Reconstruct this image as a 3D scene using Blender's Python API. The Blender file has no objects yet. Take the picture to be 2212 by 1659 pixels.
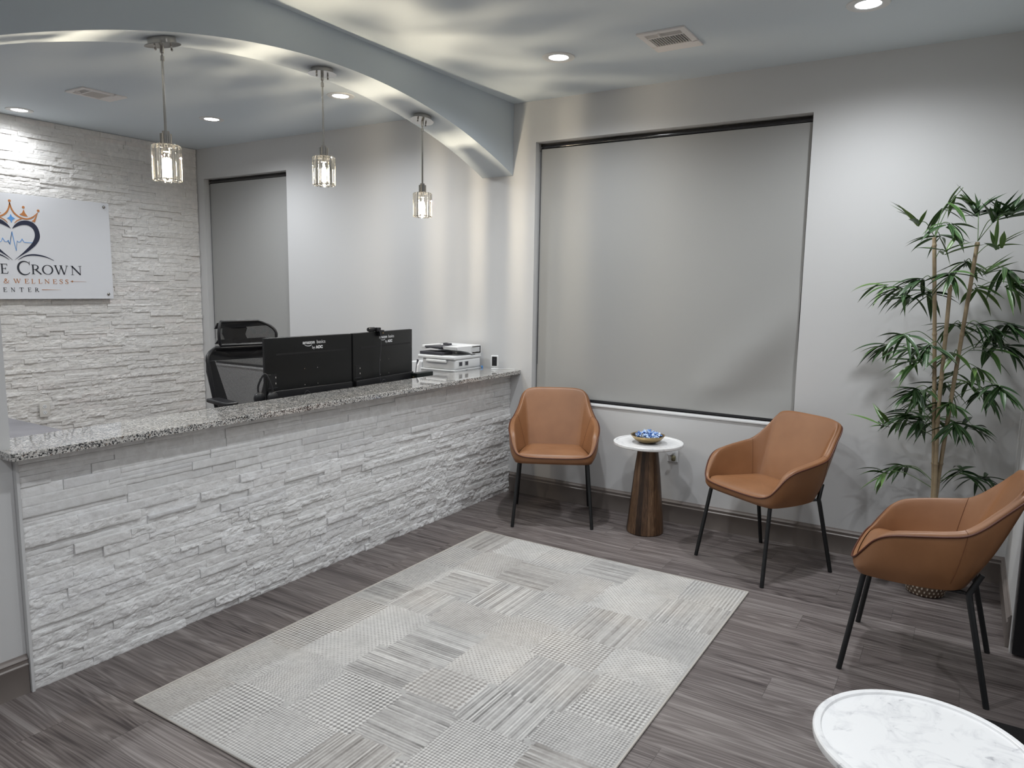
import bpy, bmesh, math, random
import numpy as np
from mathutils import Vector, Matrix, Euler
PI = math.pi
rnd = random.Random(11)
SC = bpy.context.scene
COL = SC.collection

# ------------------------------------------------------------------ camera, exposure, lights
IMG_W, IMG_H = 2212, 1659
YAW, PITCH, ROLL, FPX = 0.561222, -0.131725, 0.015256, 1561.9
CAM = Vector((3.0855, -4.8956, 1.65))
fw = Vector((-math.sin(YAW)*math.cos(PITCH), math.cos(YAW)*math.cos(PITCH), math.sin(PITCH)))
rt = Vector((math.cos(YAW), math.sin(YAW), 0)); up = rt.cross(fw)
cr, sr = math.cos(ROLL), math.sin(ROLL)
rt2 = cr*rt + sr*up; up2 = -sr*rt + cr*up
cam_d = bpy.data.cameras.new('camera'); cam_o = bpy.data.objects.new('camera', cam_d); COL.objects.link(cam_o)
M = Matrix((rt2, up2, -fw)).transposed().to_4x4(); M.translation = CAM
cam_o.matrix_world = M
cam_d.sensor_width = 36; cam_d.sensor_fit = 'HORIZONTAL'; cam_d.lens = FPX/IMG_W*36; cam_d.clip_start = .02
SC.camera = cam_o
SC.view_settings.view_transform = 'Standard'; SC.view_settings.look = 'None'; SC.view_settings.gamma = 1
SC.view_settings.exposure = 0.76; SC.view_settings.use_curve_mapping = False
SC.cycles.use_denoising = True; SC.cycles.max_bounces = 10; SC.cycles.diffuse_bounces = 6
SC.cycles.glossy_bounces = 4; SC.cycles.transmission_bounces = 8; SC.cycles.transparent_max_bounces = 16
SC.cycles.caustics_refractive = False; SC.cycles.caustics_reflective = False; SC.cycles.sample_clamp_indirect = 4.0
w = bpy.data.worlds.new('world'); SC.world = w; w.use_nodes = True
w.node_tree.nodes['Background'].inputs[0].default_value = (.05, .06, .08, 1)
w.node_tree.nodes['Background'].inputs[1].default_value = 0.2
CAN_W, CAN_COL, CAN_SPREAD = 74.0, (.935, .967, 1.0), math.radians(160)
PEN_W, PEN_COL = 19.0, (1.0, .85, .62)
H = 3.054

# ------------------------------------------------------------------ materials
def nt(name):
    m = bpy.data.materials.new(name); m.use_nodes = True
    return m, m.node_tree.nodes, m.node_tree.links, m.node_tree.nodes['Principled BSDF']
def mat(name, col, rough=.5, metal=0, spec=.5, bump=0, bscale=200, var=0, vscale=6, coat=0, emit=None, es=0, trans=0, alpha=1):
    m, n, l, p = nt(name)
    p.inputs['Base Color'].default_value = (*col, 1); p.inputs['Roughness'].default_value = rough
    p.inputs['Metallic'].default_value = metal; p.inputs['Specular IOR Level'].default_value = spec
    p.inputs['Coat Weight'].default_value = coat; p.inputs['Transmission Weight'].default_value = trans
    p.inputs['Alpha'].default_value = alpha
    if emit: p.inputs['Emission Color'].default_value = (*emit, 1); p.inputs['Emission Strength'].default_value = es
    tc = n.new('ShaderNodeTexCoord')
    if var:
        t = n.new('ShaderNodeTexNoise'); t.inputs['Scale'].default_value = vscale; t.inputs['Detail'].default_value = 6
        l.new(tc.outputs['Object'], t.inputs['Vector'])
        r = n.new('ShaderNodeValToRGB'); c = r.color_ramp
        c.elements[0].position = .3; c.elements[1].position = .7
        c.elements[0].color = (*[x*(1-var) for x in col], 1); c.elements[1].color = (*[min(1, x*(1+var)) for x in col], 1)
        l.new(t.outputs['Fac'], r.inputs[0]); l.new(r.outputs[0], p.inputs['Base Color'])
    if bump:
        t = n.new('ShaderNodeTexNoise'); t.inputs['Scale'].default_value = bscale; t.inputs['Detail'].default_value = 4
        l.new(tc.outputs['Object'], t.inputs['Vector'])
        b = n.new('ShaderNodeBump'); b.inputs['Strength'].default_value = bump; b.inputs['Distance'].default_value = .002
        l.new(t.outputs['Fac'], b.inputs['Height']); l.new(b.outputs[0], p.inputs['Normal'])
    return m
def mth(n, l, op, a, b=None, c=None):
    k = n.new('ShaderNodeMath'); k.operation = op
    for i, v in enumerate((a, b, c)):
        if v is None: continue
        if isinstance(v, (int, float)): k.inputs[i].default_value = v
        else: l.new(v, k.inputs[i])
    return k.outputs[0]
def ramp(n, l, fac, stops):
    r = n.new('ShaderNodeValToRGB'); e = r.color_ramp.elements
    while len(e) < len(stops): e.new(.5)
    for i, (p, c) in enumerate(stops): e[i].position = p; e[i].color = (*c, 1) if len(c) == 3 else c
    l.new(fac, r.inputs[0]); return r.outputs[0]
def mixc(n, l, fac, a, b, mode='MIX'):
    k = n.new('ShaderNodeMix'); k.data_type = 'RGBA'; k.blend_type = mode
    for s, v in ((k.inputs[0], fac), (k.inputs[6], a), (k.inputs[7], b)):
        if isinstance(v, (int, float)): s.default_value = v
        elif isinstance(v, tuple): s.default_value = (*v, 1)
        else: l.new(v, s)
    return k.outputs[2]
def combine(n, l, x, y, z):
    k = n.new('ShaderNodeCombineXYZ')
    for i, v in enumerate((x, y, z)):
        if isinstance(v, (int, float)): k.inputs[i].default_value = v
        else: l.new(v, k.inputs[i])
    return k.outputs[0]
def noise(n, l, vec, scale, detail=4, rough=.5, dist=0):
    k = n.new('ShaderNodeTexNoise'); l.new(vec, k.inputs['Vector'])
    k.inputs['Scale'].default_value = scale; k.inputs['Detail'].default_value = detail
    k.inputs['Roughness'].default_value = rough; k.inputs['Distortion'].default_value = dist
    return k.outputs['Fac']
def bumpn(n, l, p, h, s=.3, d=.002):
    b = n.new('ShaderNodeBump'); b.inputs['Strength'].default_value = s; b.inputs['Distance'].default_value = d
    l.new(h, b.inputs['Height']); l.new(b.outputs[0], p.inputs['Normal'])

def floor_mat(name='vinyl plank', pw=.181, pl=1.22, ca=None):
    m, n, l, p = nt(name)
    tc = n.new('ShaderNodeTexCoord'); s = n.new('ShaderNodeSeparateXYZ'); l.new(tc.outputs['Object'], s.inputs[0])
    x, y = s.outputs[0], s.outputs[1]
    row = mth(n, l, 'FLOOR', mth(n, l, 'DIVIDE', y, pw))
    w1 = n.new('ShaderNodeTexWhiteNoise'); w1.noise_dimensions = '1D'; l.new(row, w1.inputs['W'])
    xs = mth(n, l, 'ADD', x, mth(n, l, 'MULTIPLY', w1.outputs['Value'], pl*3))
    col = mth(n, l, 'FLOOR', mth(n, l, 'DIVIDE', xs, pl))
    w2 = n.new('ShaderNodeTexWhiteNoise'); w2.noise_dimensions = '2D'; l.new(combine(n, l, row, col, 0), w2.inputs['Vector'])
    pid = w2.outputs['Value']
    off = mth(n, l, 'MULTIPLY', pid, 37.0)
    # broad cathedral figure: contour lines of a stretched noise
    v1 = combine(n, l, mth(n, l, 'MULTIPLY', x, .40), mth(n, l, 'MULTIPLY', y, 5.0), off)
    f1 = noise(n, l, v1, 1.6, 2, .45)
    rings = mth(n, l, 'SINE', mth(n, l, 'MULTIPLY', f1, 120.0))
    rings = mth(n, l, 'MULTIPLY_ADD', rings, .5, .5)
    v2 = combine(n, l, mth(n, l, 'MULTIPLY', x, .40), mth(n, l, 'MULTIPLY', y, 120.0), off)
    f2 = noise(n, l, v2, 1.5, 6, .62)
    v3 = combine(n, l, mth(n, l, 'MULTIPLY', x, .5), mth(n, l, 'MULTIPLY', y, 16.0), off)
    f3 = noise(n, l, v3, 1.4, 4, .55)
    g = mth(n, l, 'MULTIPLY_ADD', rings, .13, mth(n, l, 'MULTIPLY_ADD', f2, .55, mth(n, l, 'MULTIPLY', f3, .55)))
    g = mth(n, l, 'ADD', g, mth(n, l, 'MULTIPLY_ADD', pid, .12, -.06))
    c = ramp(n, l, g, [(.42, (.052, .042, .041)), (.54, (.112, .094, .090)), (.66, (.160, .138, .132)), (.80, (.25, .225, .215))])
    # seams
    fy = mth(n, l, 'FRACT', mth(n, l, 'DIVIDE', y, pw)); fx = mth(n, l, 'FRACT', mth(n, l, 'DIVIDE', xs, pl))
    ey = mth(n, l, 'LESS_THAN', fy, .010); ex = mth(n, l, 'LESS_THAN', fx, .0016)
    seam = mth(n, l, 'MAXIMUM', ex, ey)
    c = mixc(n, l, mth(n, l, 'MULTIPLY', seam, .6), c, (.03, .026, .024))
    l.new(c, p.inputs['Base Color']); p.inputs['Roughness'].default_value = .48; p.inputs['Specular IOR Level'].default_value = .4
    hh = mth(n, l, 'MULTIPLY_ADD', seam, -1.0, mth(n, l, 'MULTIPLY', f2, .35))
    bumpn(n, l, p, hh, .25, .0015)
    return m
def granite_mat(name='granite'):
    m, n, l, p = nt(name)
    tc = n.new('ShaderNodeTexCoord'); o = tc.outputs['Object']
    v = n.new('ShaderNodeTexVoronoi'); v.inputs['Scale'].default_value = 190; v.inputs['Randomness'].default_value = 1; l.new(o, v.inputs['Vector'])
    sep = n.new('ShaderNodeSeparateColor'); l.new(v.outputs['Color'], sep.inputs[0])
    a = noise(n, l, o, 60, 5, .7); b = noise(n, l, o, 14, 3, .5)
    g = mth(n, l, 'MULTIPLY_ADD', sep.outputs[0], .55, mth(n, l, 'MULTIPLY_ADD', a, .5, mth(n, l, 'MULTIPLY', b, .3)))
    c = ramp(n, l, g, [(.38, (.012, .013, .015)), (.49, (.07, .07, .073)), (.58, (.25, .245, .235)), (.74, (.47, .455, .43)), (.88, (.66, .64, .61))])
    c = mixc(n, l, mth(n, l, 'GREATER_THAN', sep.outputs[1], .965), c, (.27, .21, .17))
    l.new(c, p.inputs['Base Color']); p.inputs['Roughness'].default_value = .06; p.inputs['Specular IOR Level'].default_value = .6
    p.inputs['Coat Weight'].default_value = .6; p.inputs['Coat Roughness'].default_value = .03
    return m
def stone_mat(name, warm):
    m, n, l, p = nt(name)
    tc = n.new('ShaderNodeTexCoord'); o = tc.outputs['Object']
    at = n.new('ShaderNodeAttribute'); at.attribute_name = 'stone_id'
    wn = n.new('ShaderNodeTexWhiteNoise'); wn.noise_dimensions = '1D'; l.new(at.outputs['Fac'], wn.inputs['W'])
    if warm:
        c = ramp(n, l, wn.outputs['Value'], [(0, (.72, .70, .67)), (.3, (.80, .78, .75)), (.55, (.75, .73, .705)), (.8, (.83, .815, .79)), (1, (.78, .73, .70))])
    else:
        c = ramp(n, l, wn.outputs['Value'], [(0, (.74, .74, .74)), (.3, (.84, .84, .835)), (.55, (.78, .775, .77)), (.8, (.87, .87, .87)), (1, (.70, .70, .71))])
    f = noise(n, l, o, 22, 7, .62, .6)
    c = mixc(n, l, ramp(n, l, f, [(.35, (0, 0, 0)), (.62, (.55, .55, .55))]), c, (.62, .61, .60))
    l.new(c, p.inputs['Base Color']); p.inputs['Roughness'].default_value = .62; p.inputs['Specular IOR Level'].default_value = .35
    g = noise(n, l, o, 150, 6, .65); bumpn(n, l, p, g, .55, .003)
    return m
def marble_mat():
    m, n, l, p = nt('white marble')
    tc = n.new('ShaderNodeTexCoord'); o = tc.outputs['Object']
    f = noise(n, l, o, 9, 9, .65, 1.4); g = noise(n, l, o, 26, 6, .6, .8)
    a = ramp(n, l, f, [(.50, (0, 0, 0)), (.66, (1, 1, 1))]); b = ramp(n, l, g, [(.56, (0, 0, 0)), (.68, (1, 1, 1))])
    k = mixc(n, l, 1.0, a, b, 'MULTIPLY')
    c = mixc(n, l, a, (.80, .80, .80), (.68, .68, .69)); c = mixc(n, l, k, c, (.26, .26, .29))
    l.new(c, p.inputs['Base Color']); p.inputs['Roughness'].default_value = .22; return m
def wood_mat():
    m, n, l, p = nt('mango wood staves')
    tc = n.new('ShaderNodeTexCoord'); s = n.new('ShaderNodeSeparateXYZ'); l.new(tc.outputs['Object'], s.inputs[0])
    ang = mth(n, l, 'ARCTAN2', s.outputs[1], s.outputs[0])
    k = mth(n, l, 'FLOOR', mth(n, l, 'MULTIPLY_ADD', ang, 18/(2*PI), 9.0))
    wn = n.new('ShaderNodeTexWhiteNoise'); wn.noise_dimensions = '1D'; l.new(k, wn.inputs['W'])
    v = combine(n, l, mth(n, l, 'MULTIPLY', ang, 3.2), mth(n, l, 'MULTIPLY', wn.outputs['Value'], 9.0), mth(n, l, 'MULTIPLY', s.outputs[2], 2.2))
    f = noise(n, l, v, 4, 7, .6, 1.2)
    g = mth(n, l, 'MULTIPLY_ADD', f, .75, mth(n, l, 'MULTIPLY', wn.outputs['Value'], .35))
    c = ramp(n, l, g, [(.28, (.012, .006, .004)), (.48, (.045, .022, .011)), (.64, (.105, .056, .029)), (.80, (.20, .12, .068))])
    l.new(c, p.inputs['Base Color']); p.inputs['Roughness'].default_value = .42
    bumpn(n, l, p, f, .15, .002); return m
def leather_mat():
    m, n, l, p = nt('cognac leather')
    tc = n.new('ShaderNodeTexCoord'); o = tc.outputs['Object']
    f = noise(n, l, o, 5, 4, .5); c = ramp(n, l, f, [(.3, (.222, .099, .042)), (.7, (.282, .130, .058))])
    l.new(c, p.inputs['Base Color']); p.inputs['Roughness'].default_value = .42; p.inputs['Specular IOR Level'].default_value = .45
    v = n.new('ShaderNodeTexVoronoi'); v.inputs['Scale'].default_value = 420; l.new(o, v.inputs['Vector'])
    bumpn(n, l, p, v.outputs['Distance'], .12, .0008); return m
def leaf_mat():
    m, n, l, p = nt('bamboo leaf')
    at = n.new('ShaderNodeAttribute'); at.attribute_name = 'leaf_id'
    uv = n.new('ShaderNodeUVMap'); s = n.new('ShaderNodeSeparateXYZ'); l.new(uv.outputs[0], s.inputs[0])
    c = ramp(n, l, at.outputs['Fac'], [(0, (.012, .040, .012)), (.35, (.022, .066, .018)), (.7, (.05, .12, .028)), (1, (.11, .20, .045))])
    mid = mth(n, l, 'ABSOLUTE', mth(n, l, 'SUBTRACT', s.outputs[0], .5))
    tc = n.new('ShaderNodeTexCoord')
    st = mth(n, l, 'LESS_THAN', mid, .09)
    c = mixc(n, l, mth(n, l, 'MULTIPLY', st, .45), c, (.17, .26, .11))
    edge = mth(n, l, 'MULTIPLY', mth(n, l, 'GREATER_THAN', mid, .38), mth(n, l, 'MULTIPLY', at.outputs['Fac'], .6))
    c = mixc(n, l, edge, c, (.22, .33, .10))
    l.new(c, p.inputs['Base Color']); p.inputs['Roughness'].default_value = .38
    return m
def wall_paint(name, col):
    return mat(name, col, rough=.62, spec=.25, bump=.10, bscale=260)
def crystal_mat():
    m, n, l, p = nt('crystal glass'); n.remove(p)
    out = n['Material Output']
    g = n.new('ShaderNodeBsdfGlass'); g.inputs['Roughness'].default_value = .02; g.inputs['IOR'].default_value = 1.5; g.inputs['Color'].default_value = (1, .99, .97, 1)
    t = n.new('ShaderNodeBsdfTransparent'); t.inputs[0].default_value = (1, .99, .97, 1)
    x = n.new('ShaderNodeMixShader'); x.inputs[0].default_value = .86
    l.new(t.outputs[0], x.inputs[1]); l.new(g.outputs[0], x.inputs[2]); l.new(x.outputs[0], out.inputs[0]); return m
def mesh_fabric():
    m, n, l, p = nt('black mesh fabric'); out = n['Material Output']
    p.inputs['Base Color'].default_value = (.012, .012, .014, 1); p.inputs['Roughness'].default_value = .7
    tc = n.new('ShaderNodeTexCoord'); s = n.new('ShaderNodeSeparateXYZ'); l.new(tc.outputs['Object'], s.inputs[0])
    a = mth(n, l, 'SINE', mth(n, l, 'MULTIPLY', s.outputs[1], 1150.0)); b = mth(n, l, 'SINE', mth(n, l, 'MULTIPLY', s.outputs[2], 900.0))
    hole = mth(n, l, 'GREATER_THAN', mth(n, l, 'MULTIPLY', a, b), .26)
    t = n.new('ShaderNodeBsdfTransparent'); x = n.new('ShaderNodeMixShader'); l.new(hole, x.inputs[0])
    l.new(p.outputs[0], x.inputs[1]); l.new(t.outputs[0], x.inputs[2]); l.new(x.outputs[0], out.inputs[0]); return m
def rug_mat():
    m, n, l, p = nt('patchwork rug pile')
    at = n.new('ShaderNodeAttribute'); at.attribute_name = 'yarn'; wa = n.new('ShaderNodeAttribute'); wa.attribute_name = 'warm'
    tc = n.new('ShaderNodeTexCoord'); f = noise(n, l, tc.outputs['Object'], 330, 3, .7)
    g = mth(n, l, 'ADD', at.outputs['Fac'], mth(n, l, 'MULTIPLY_ADD', f, .30, -.15))
    c1 = ramp(n, l, g, [(0, (.14, .136, .132)), (.45, (.315, .307, .298)), (1, (.60, .59, .57))])
    c2 = ramp(n, l, g, [(0, (.13, .10, .08)), (.45, (.30, .27, .24)), (1, (.58, .555, .52))])
    c = mixc(n, l, wa.outputs['Fac'], c1, c2)
    l.new(c, p.inputs['Base Color']); p.inputs['Roughness'].default_value = .9; p.inputs['Specular IOR Level'].default_value = .1
    p.inputs['Sheen Weight'].default_value = .15
    bumpn(n, l, p, g, .35, .003); return m
def pot_mat():
    m, n, l, p = nt('woven seagrass')
    at = n.new('ShaderNodeAttribute'); at.attribute_name = 'bead'
    c = ramp(n, l, at.outputs['Fac'], [(.0, (.12, .08, .055)), (.40, (.20, .14, .10)), (.55, (.62, .56, .47)), (1, (.75, .70, .62))])
    l.new(c, p.inputs['Base Color']); p.inputs['Roughness'].default_value = .8; return m
def streak_cane():
    m, n, l, p = nt('bamboo cane'); tc = n.new('ShaderNodeTexCoord'); o = tc.outputs['Object']
    f = noise(n, l, o, 9, 5, .6); c = ramp(n, l, f, [(.3, (.22, .165, .10)), (.55, (.36, .28, .175)), (.8, (.29, .245, .155))])
    l.new(c, p.inputs['Base Color']); p.inputs['Roughness'].default_value = .5; return m

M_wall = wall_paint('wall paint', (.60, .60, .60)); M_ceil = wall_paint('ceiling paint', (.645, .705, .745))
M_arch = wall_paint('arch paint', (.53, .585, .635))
M_base = mat('taupe baseboard paint', (.205, .178, .163), rough=.4)
M_floor = floor_mat(); M_gran = granite_mat(); M_stone_f = stone_mat('white ledger stone', False); M_stone_b = stone_mat('cream ledger stone', True)
M_marble = marble_mat(); M_wood = wood_mat(); M_leather = leather_mat(); M_leaf = leaf_mat(); M_crystal = crystal_mat()
M_piping = mat('dark brown piping', (.085, .022, .010), rough=.45); M_seam = mat('brown seam thread', (.15, .055, .02), rough=.6)
M_blackmetal = mat('black powder coated metal', (.008, .009, .010), rough=.4)
M_nickel = mat('brushed nickel', (.50, .48, .45), rough=.17, metal=1)
M_blackpl = mat('black plastic', (.010, .010, .012), rough=.42); M_greypl = mat('dark grey plastic', (.045, .045, .055), rough=.5)
M_monitor = mat('monitor shell', (.0055, .006, .0065), rough=.36, spec=.4, bump=.06, bscale=900)
M_whitepl = mat('white plastic', (.74, .75, .76), rough=.4); M_greywh = mat('pale grey plastic', (.58, .59, .60), rough=.45)
M_ink = mat('pale grey print', (.72, .73, .75), rough=.5)
M_blind = mat('grey roller blind fabric', (.365, .365, .355), rough=.8, spec=.2, bump=.12, bscale=900)
M_glass = mat('window glass', (.02, .022, .025), rough=.03, spec=.7)
M_frame = mat('dark window frame', (.02, .02, .022), rough=.4)
M_sill = mat('white sill paint', (.72, .72, .72), rough=.45)
M_desk = mat('grey laminate', (.165, .16, .175), rough=.45, var=.2, vscale=4)
M_mesh = mesh_fabric(); M_rug = rug_mat(); M_pot = pot_mat(); M_cane = streak_cane()
M_gold = mat('brass bowl', (.52, .38, .19), rough=.3, metal=1, bump=.15, bscale=60)
M_bronze = mat('dark bronze', (.16, .11, .06), rough=.35, metal=1)
M_navy = mat('navy ink', (.008, .014, .045), rough=.4); M_orange = mat('copper orange ink', (.50, .19, .055), rough=.45)
M_blue = mat('sky blue ink', (.11, .33, .72), rough=.4); M_charcoal = mat('charcoal ink', (.016, .020, .032), rough=.4)
M_signw = mat('white acrylic', (.72, .73, .76), rough=.25)
M_lens = mat('downlight lens', (.9, .9, .9), rough=.5, emit=(.96, .98, 1.0), es=9)
M_bulb = mat('glowing filament', (1, .9, .7), rough=.5, emit=(1.0, .88, .68), es=110)
M_trimw = mat('white trim metal', (.70, .70, .69), rough=.4); M_vent = mat('ivory vent metal', (.82, .78, .75), rough=.45)
M_black = mat('black void', (.004, .004, .005), rough=.6)
M_soil = mat('brown moss', (.05, .035, .02), rough=.95, bump=.8, bscale=80)
M_mat = mat('black door mat pile', (.006, .006, .007), rough=.95, bump=1.0, bscale=140)
M_outlet = mat('ivory outlet plastic', (.66, .64, .60), rough=.4)
M_paper = mat('white paper', (.74, .74, .74), rough=.7)
M_stem = mat('green twig', (.10, .17, .06), rough=.6)
M_candy = [mat('blue candy wrapper', (.18, .34, .70), rough=.22, coat=.6), mat('pale candy wrapper', (.74, .82, .92), rough=.18, coat=.6), mat('sky candy wrapper', (.48, .64, .90), rough=.2, coat=.6)]
M_bind = mat('rug binding', (.50, .47, .43), rough=.9)

# ------------------------------------------------------------------ mesh helpers
class MB:
    def __init__(s): s.v = []; s.f = []
    def add(s, vs, fs):
        o = len(s.v); s.v += [tuple(x) for x in vs]; s.f += [tuple(i+o for i in f) for f in fs]; return s
    def box(s, x0, x1, y0, y1, z0, z1, b=0):
        if not b:
            return s.add([(x0,y0,z0),(x1,y0,z0),(x1,y1,z0),(x0,y1,z0),(x0,y0,z1),(x1,y0,z1),(x1,y1,z1),(x0,y1,z1)],
                     [(3,2,1,0),(4,5,6,7),(0,1,5,4),(1,2,6,5),(2,3,7,6),(3,0,4,7)])
        bm = bmesh.new(); bmesh.ops.create_cube(bm, size=1)
        for v in bm.verts: v.co = Vector(((x0+x1)/2+v.co.x*(x1-x0), (y0+y1)/2+v.co.y*(y1-y0), (z0+z1)/2+v.co.z*(z1-z0)))
        bmesh.ops.bevel(bm, geom=list(bm.edges), offset=b, segments=3, affect='EDGES', profile=.6)
        bm.verts.ensure_lookup_table(); vs = [v.co[:] for v in bm.verts]; fs = [[v.index for v in f.verts] for f in bm.faces]; bm.free()
        return s.add(vs, fs)
    def lathe(s, prof, seg=48, c=(0,0,0), axis='z', cap=True):
        vs = []; fs = []; m = len(prof)
        for i in range(seg):
            a = 2*PI*i/seg
            for r, z in prof:
                p = (r*math.cos(a), r*math.sin(a), z)
                if axis == 'y': p = (p[0], p[2], p[1])
                if axis == 'x': p = (p[2], p[0], p[1])
                vs.append((p[0]+c[0], p[1]+c[1], p[2]+c[2]))
        for i in range(seg):
            j = (i+1) % seg
            for k in range(m-1): fs.append((i*m+k, j*m+k, j*m+k+1, i*m+k+1))
        if cap:
            if prof[0][0] > 1e-6: fs.append(tuple(i*m for i in range(seg))[::-1])
            if prof[-1][0] > 1e-6: fs.append(tuple(i*m+m-1 for i in range(seg)))
        return s.add(vs, fs)
    def cyl(s, p0, p1, r0, r1=None, seg=20):
        return s.tube([p0, p1], [r0, r0 if r1 is None else r1], seg)
    def tube(s, pts, r, seg=10, closed=False):
        pts = [Vector(p) for p in pts]; n = len(pts)
        rr = r if isinstance(r, (list, tuple)) else [r]*n
        vs = []; fs = []; pu = None
        for i, p in enumerate(pts):
            if closed: t = pts[(i+1) % n]-pts[i-1]
            else: t = pts[min(i+1, n-1)]-pts[max(i-1, 0)]
            t = t.normalized() if t.length > 1e-9 else Vector((0, 0, 1))
            if pu is None:
                u = t.cross(Vector((0, 0, 1)));
                if u.length < .05: u = t.cross(Vector((1, 0, 0)))
            else: u = pu - t*pu.dot(t)
            u.normalize(); pu = u; q = t.cross(u)
            for k in range(seg):
                a = 2*PI*k/seg; vs.append(p+(u*math.cos(a)+q*math.sin(a))*rr[i])
        for i in range(n if closed else n-1):
            j = (i+1) % n
            for k in range(seg):
                k2 = (k+1) % seg; fs.append((i*seg+k, i*seg+k2, j*seg+k2, j*seg+k))
        if not closed:
            fs.append(tuple(range(seg))[::-1]); fs.append(tuple((n-1)*seg+k for k in range(seg)))
        return s.add(vs, fs)
    def prism(s, poly, h0, h1, plane='xy'):
        # poly 2-D outline extruded; plane 'xy' (h=z), 'yz' (h=x), 'xz' (h=y)
        def P(a, b, h): return {'xy': (a, b, h), 'yz': (h, a, b), 'xz': (a, h, b)}[plane]
        n = len(poly)
        vs = [P(a, b, h0) for a, b in poly]+[P(a, b, h1) for a, b in poly]
        fs = [tuple(range(n))[::-1], tuple(range(n, 2*n))]+[(i, (i+1) % n, (i+1) % n+n, i+n) for i in range(n)]
        return s.add(vs, fs)
    def xf(s, mtx):
        s.v = [tuple(mtx @ Vector(p)) for p in s.v]; return s
    def build(s, name, m, parent=None, smooth=0, loc=None, attrs=None):
        me = bpy.data.meshes.new(name); me.from_pydata(s.v, [], s.f); me.update()
        bm = bmesh.new(); bm.from_mesh(me); bmesh.ops.recalc_face_normals(bm, faces=bm.faces); bm.to_mesh(me); bm.free()
        me.materials.append(m)
        o = bpy.data.objects.new(name, me); COL.objects.link(o)
        if parent: o.parent = parent
        if loc: o.location = loc
        if smooth:
            me.polygons.foreach_set('use_smooth', [True]*len(me.polygons))
            try: me.set_sharp_from_angle(angle=math.radians(smooth))
            except Exception: pass
        return o
def tag(o, label, cat, group=None, kind=None):
    o['label'] = label; o['category'] = cat
    if group: o['group'] = group
    if kind: o['kind'] = kind
    return o
def thing(name, label, cat, loc=(0, 0, 0), rotz=0, group=None):
    o = bpy.data.objects.new(name, None); o.empty_display_size = .1; COL.objects.link(o)
    o.location = loc; o.rotation_euler = (0, 0, rotz); return tag(o, label, cat, group)
def struct(o, kind='structure'): o['kind'] = kind; return o
def copy_tree(root, loc, rotz, label, group=None):
    r = root.copy(); COL.objects.link(r); r.location = loc; r.rotation_euler = (0, 0, rotz); r['label'] = label
    if group: r['group'] = group
    for ch in list(root.children):
        c = ch.copy(); COL.objects.link(c); c.parent = r
        for g in list(ch.children):
            d = g.copy(); COL.objects.link(d); d.parent = c
    return r
def grid_obj(name, X, Y, Z, m, attrs=None, parent=None, smooth=True):
    """regular grid of points (n,m) -> quad mesh, numpy fast path"""
    n, k = X.shape; co = np.stack([X, Y, Z], -1).reshape(-1, 3)
    idx = np.arange(n*k).reshape(n, k)
    q = np.stack([idx[:-1, :-1], idx[1:, :-1], idx[1:, 1:], idx[:-1, 1:]], -1).reshape(-1, 4)
    return np_mesh(name, co, q, m, attrs, parent, smooth)
def np_mesh(name, co, q, m, attrs=None, parent=None, smooth=False, fattrs=None):
    me = bpy.data.meshes.new(name); me.vertices.add(len(co)); me.vertices.foreach_set('co', co.astype(np.float32).ravel())
    me.loops.add(q.size); me.loops.foreach_set('vertex_index', q.astype(np.int32).ravel())
    me.polygons.add(len(q)); me.polygons.foreach_set('loop_start', np.arange(0, q.size, 4, dtype=np.int32))
    try: me.polygons.foreach_set('loop_total', np.full(len(q), 4, dtype=np.int32))
    except Exception: pass
    me.update(calc_edges=True)
    for k, v in (attrs or {}).items():
        a = me.attributes.new(k, 'FLOAT', 'POINT'); a.data.foreach_set('value', v.astype(np.float32).ravel())
    me.polygons.foreach_set('use_smooth', np.full(len(q), smooth, dtype=bool))
    me.materials.append(m); o = bpy.data.objects.new(name, me); COL.objects.link(o)
    if parent: o.parent = parent
    return o
def cr_spline(P, ts):
    """Catmull-Rom through closed list P (array) at params ts in [0,n)"""
    P = np.asarray(P, float); n = len(P); out = []
    for t in ts:
        i = int(math.floor(t)); f = t-i; a, b, c, d = P[(i-1) % n], P[i % n], P[(i+1) % n], P[(i+2) % n]
        out.append(.5*((2*b)+(c-a)*f+(2*a-5*b+4*c-d)*f*f+(3*b-a-3*c+d)*f**3))
    return np.array(out)
def cr_open(P, per):
    P = [Vector(p) for p in P]; out = []; n = len(P)
    for i in range(n-1):
        a = P[max(i-1, 0)]; b = P[i]; c = P[i+1]; d = P[min(i+2, n-1)]
        for k in range(per):
            f = k/per; out.append(.5*((2*b)+(c-a)*f+(2*a-5*b+4*c-d)*f*f+(3*b-a-3*c+d)*f**3))
    out.append(P[-1]); return out

# ------------------------------------------------------------------ setting
XS, XR, YF, YL = -4.0, 3.37, -7.6, -3.605    # office stone wall, right wall, wall behind camera, counter's near end
XO = 4.7
W1 = (.19, 2.17, .777, 2.752); W2 = (-3.88, -2.6, .777, 2.745)
struct(MB().box(XS-.2, XO+.1, YF-.1, .3, -.1, 0).build('floor', M_floor))
struct(MB().box(XS-.2, XO+.1, YF-.1, .3, H, H+.1).build('ceiling', M_ceil))
def wall_back():
    b = MB(); T = .3
    xs = [XS-.2, W2[0], W2[1], W1[0], W1[1], XR+.12]
    b.box(xs[0], xs[1], 0, T, 0, H); b.box(xs[2], xs[3], 0, T, 0, H); b.box(xs[4], xs[5], 0, T, 0, H)
    for w_ in (W1, W2): b.box(w_[0], w_[1], 0, T, 0, w_[2]); b.box(w_[0], w_[1], 0, T, w_[3], H)
    return struct(b.build('wall_back', M_wall))
wall_back()
struct(MB().box(XR, XR+.12, -.955, 0, 0, H).build('wall_right', M_wall))
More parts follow.
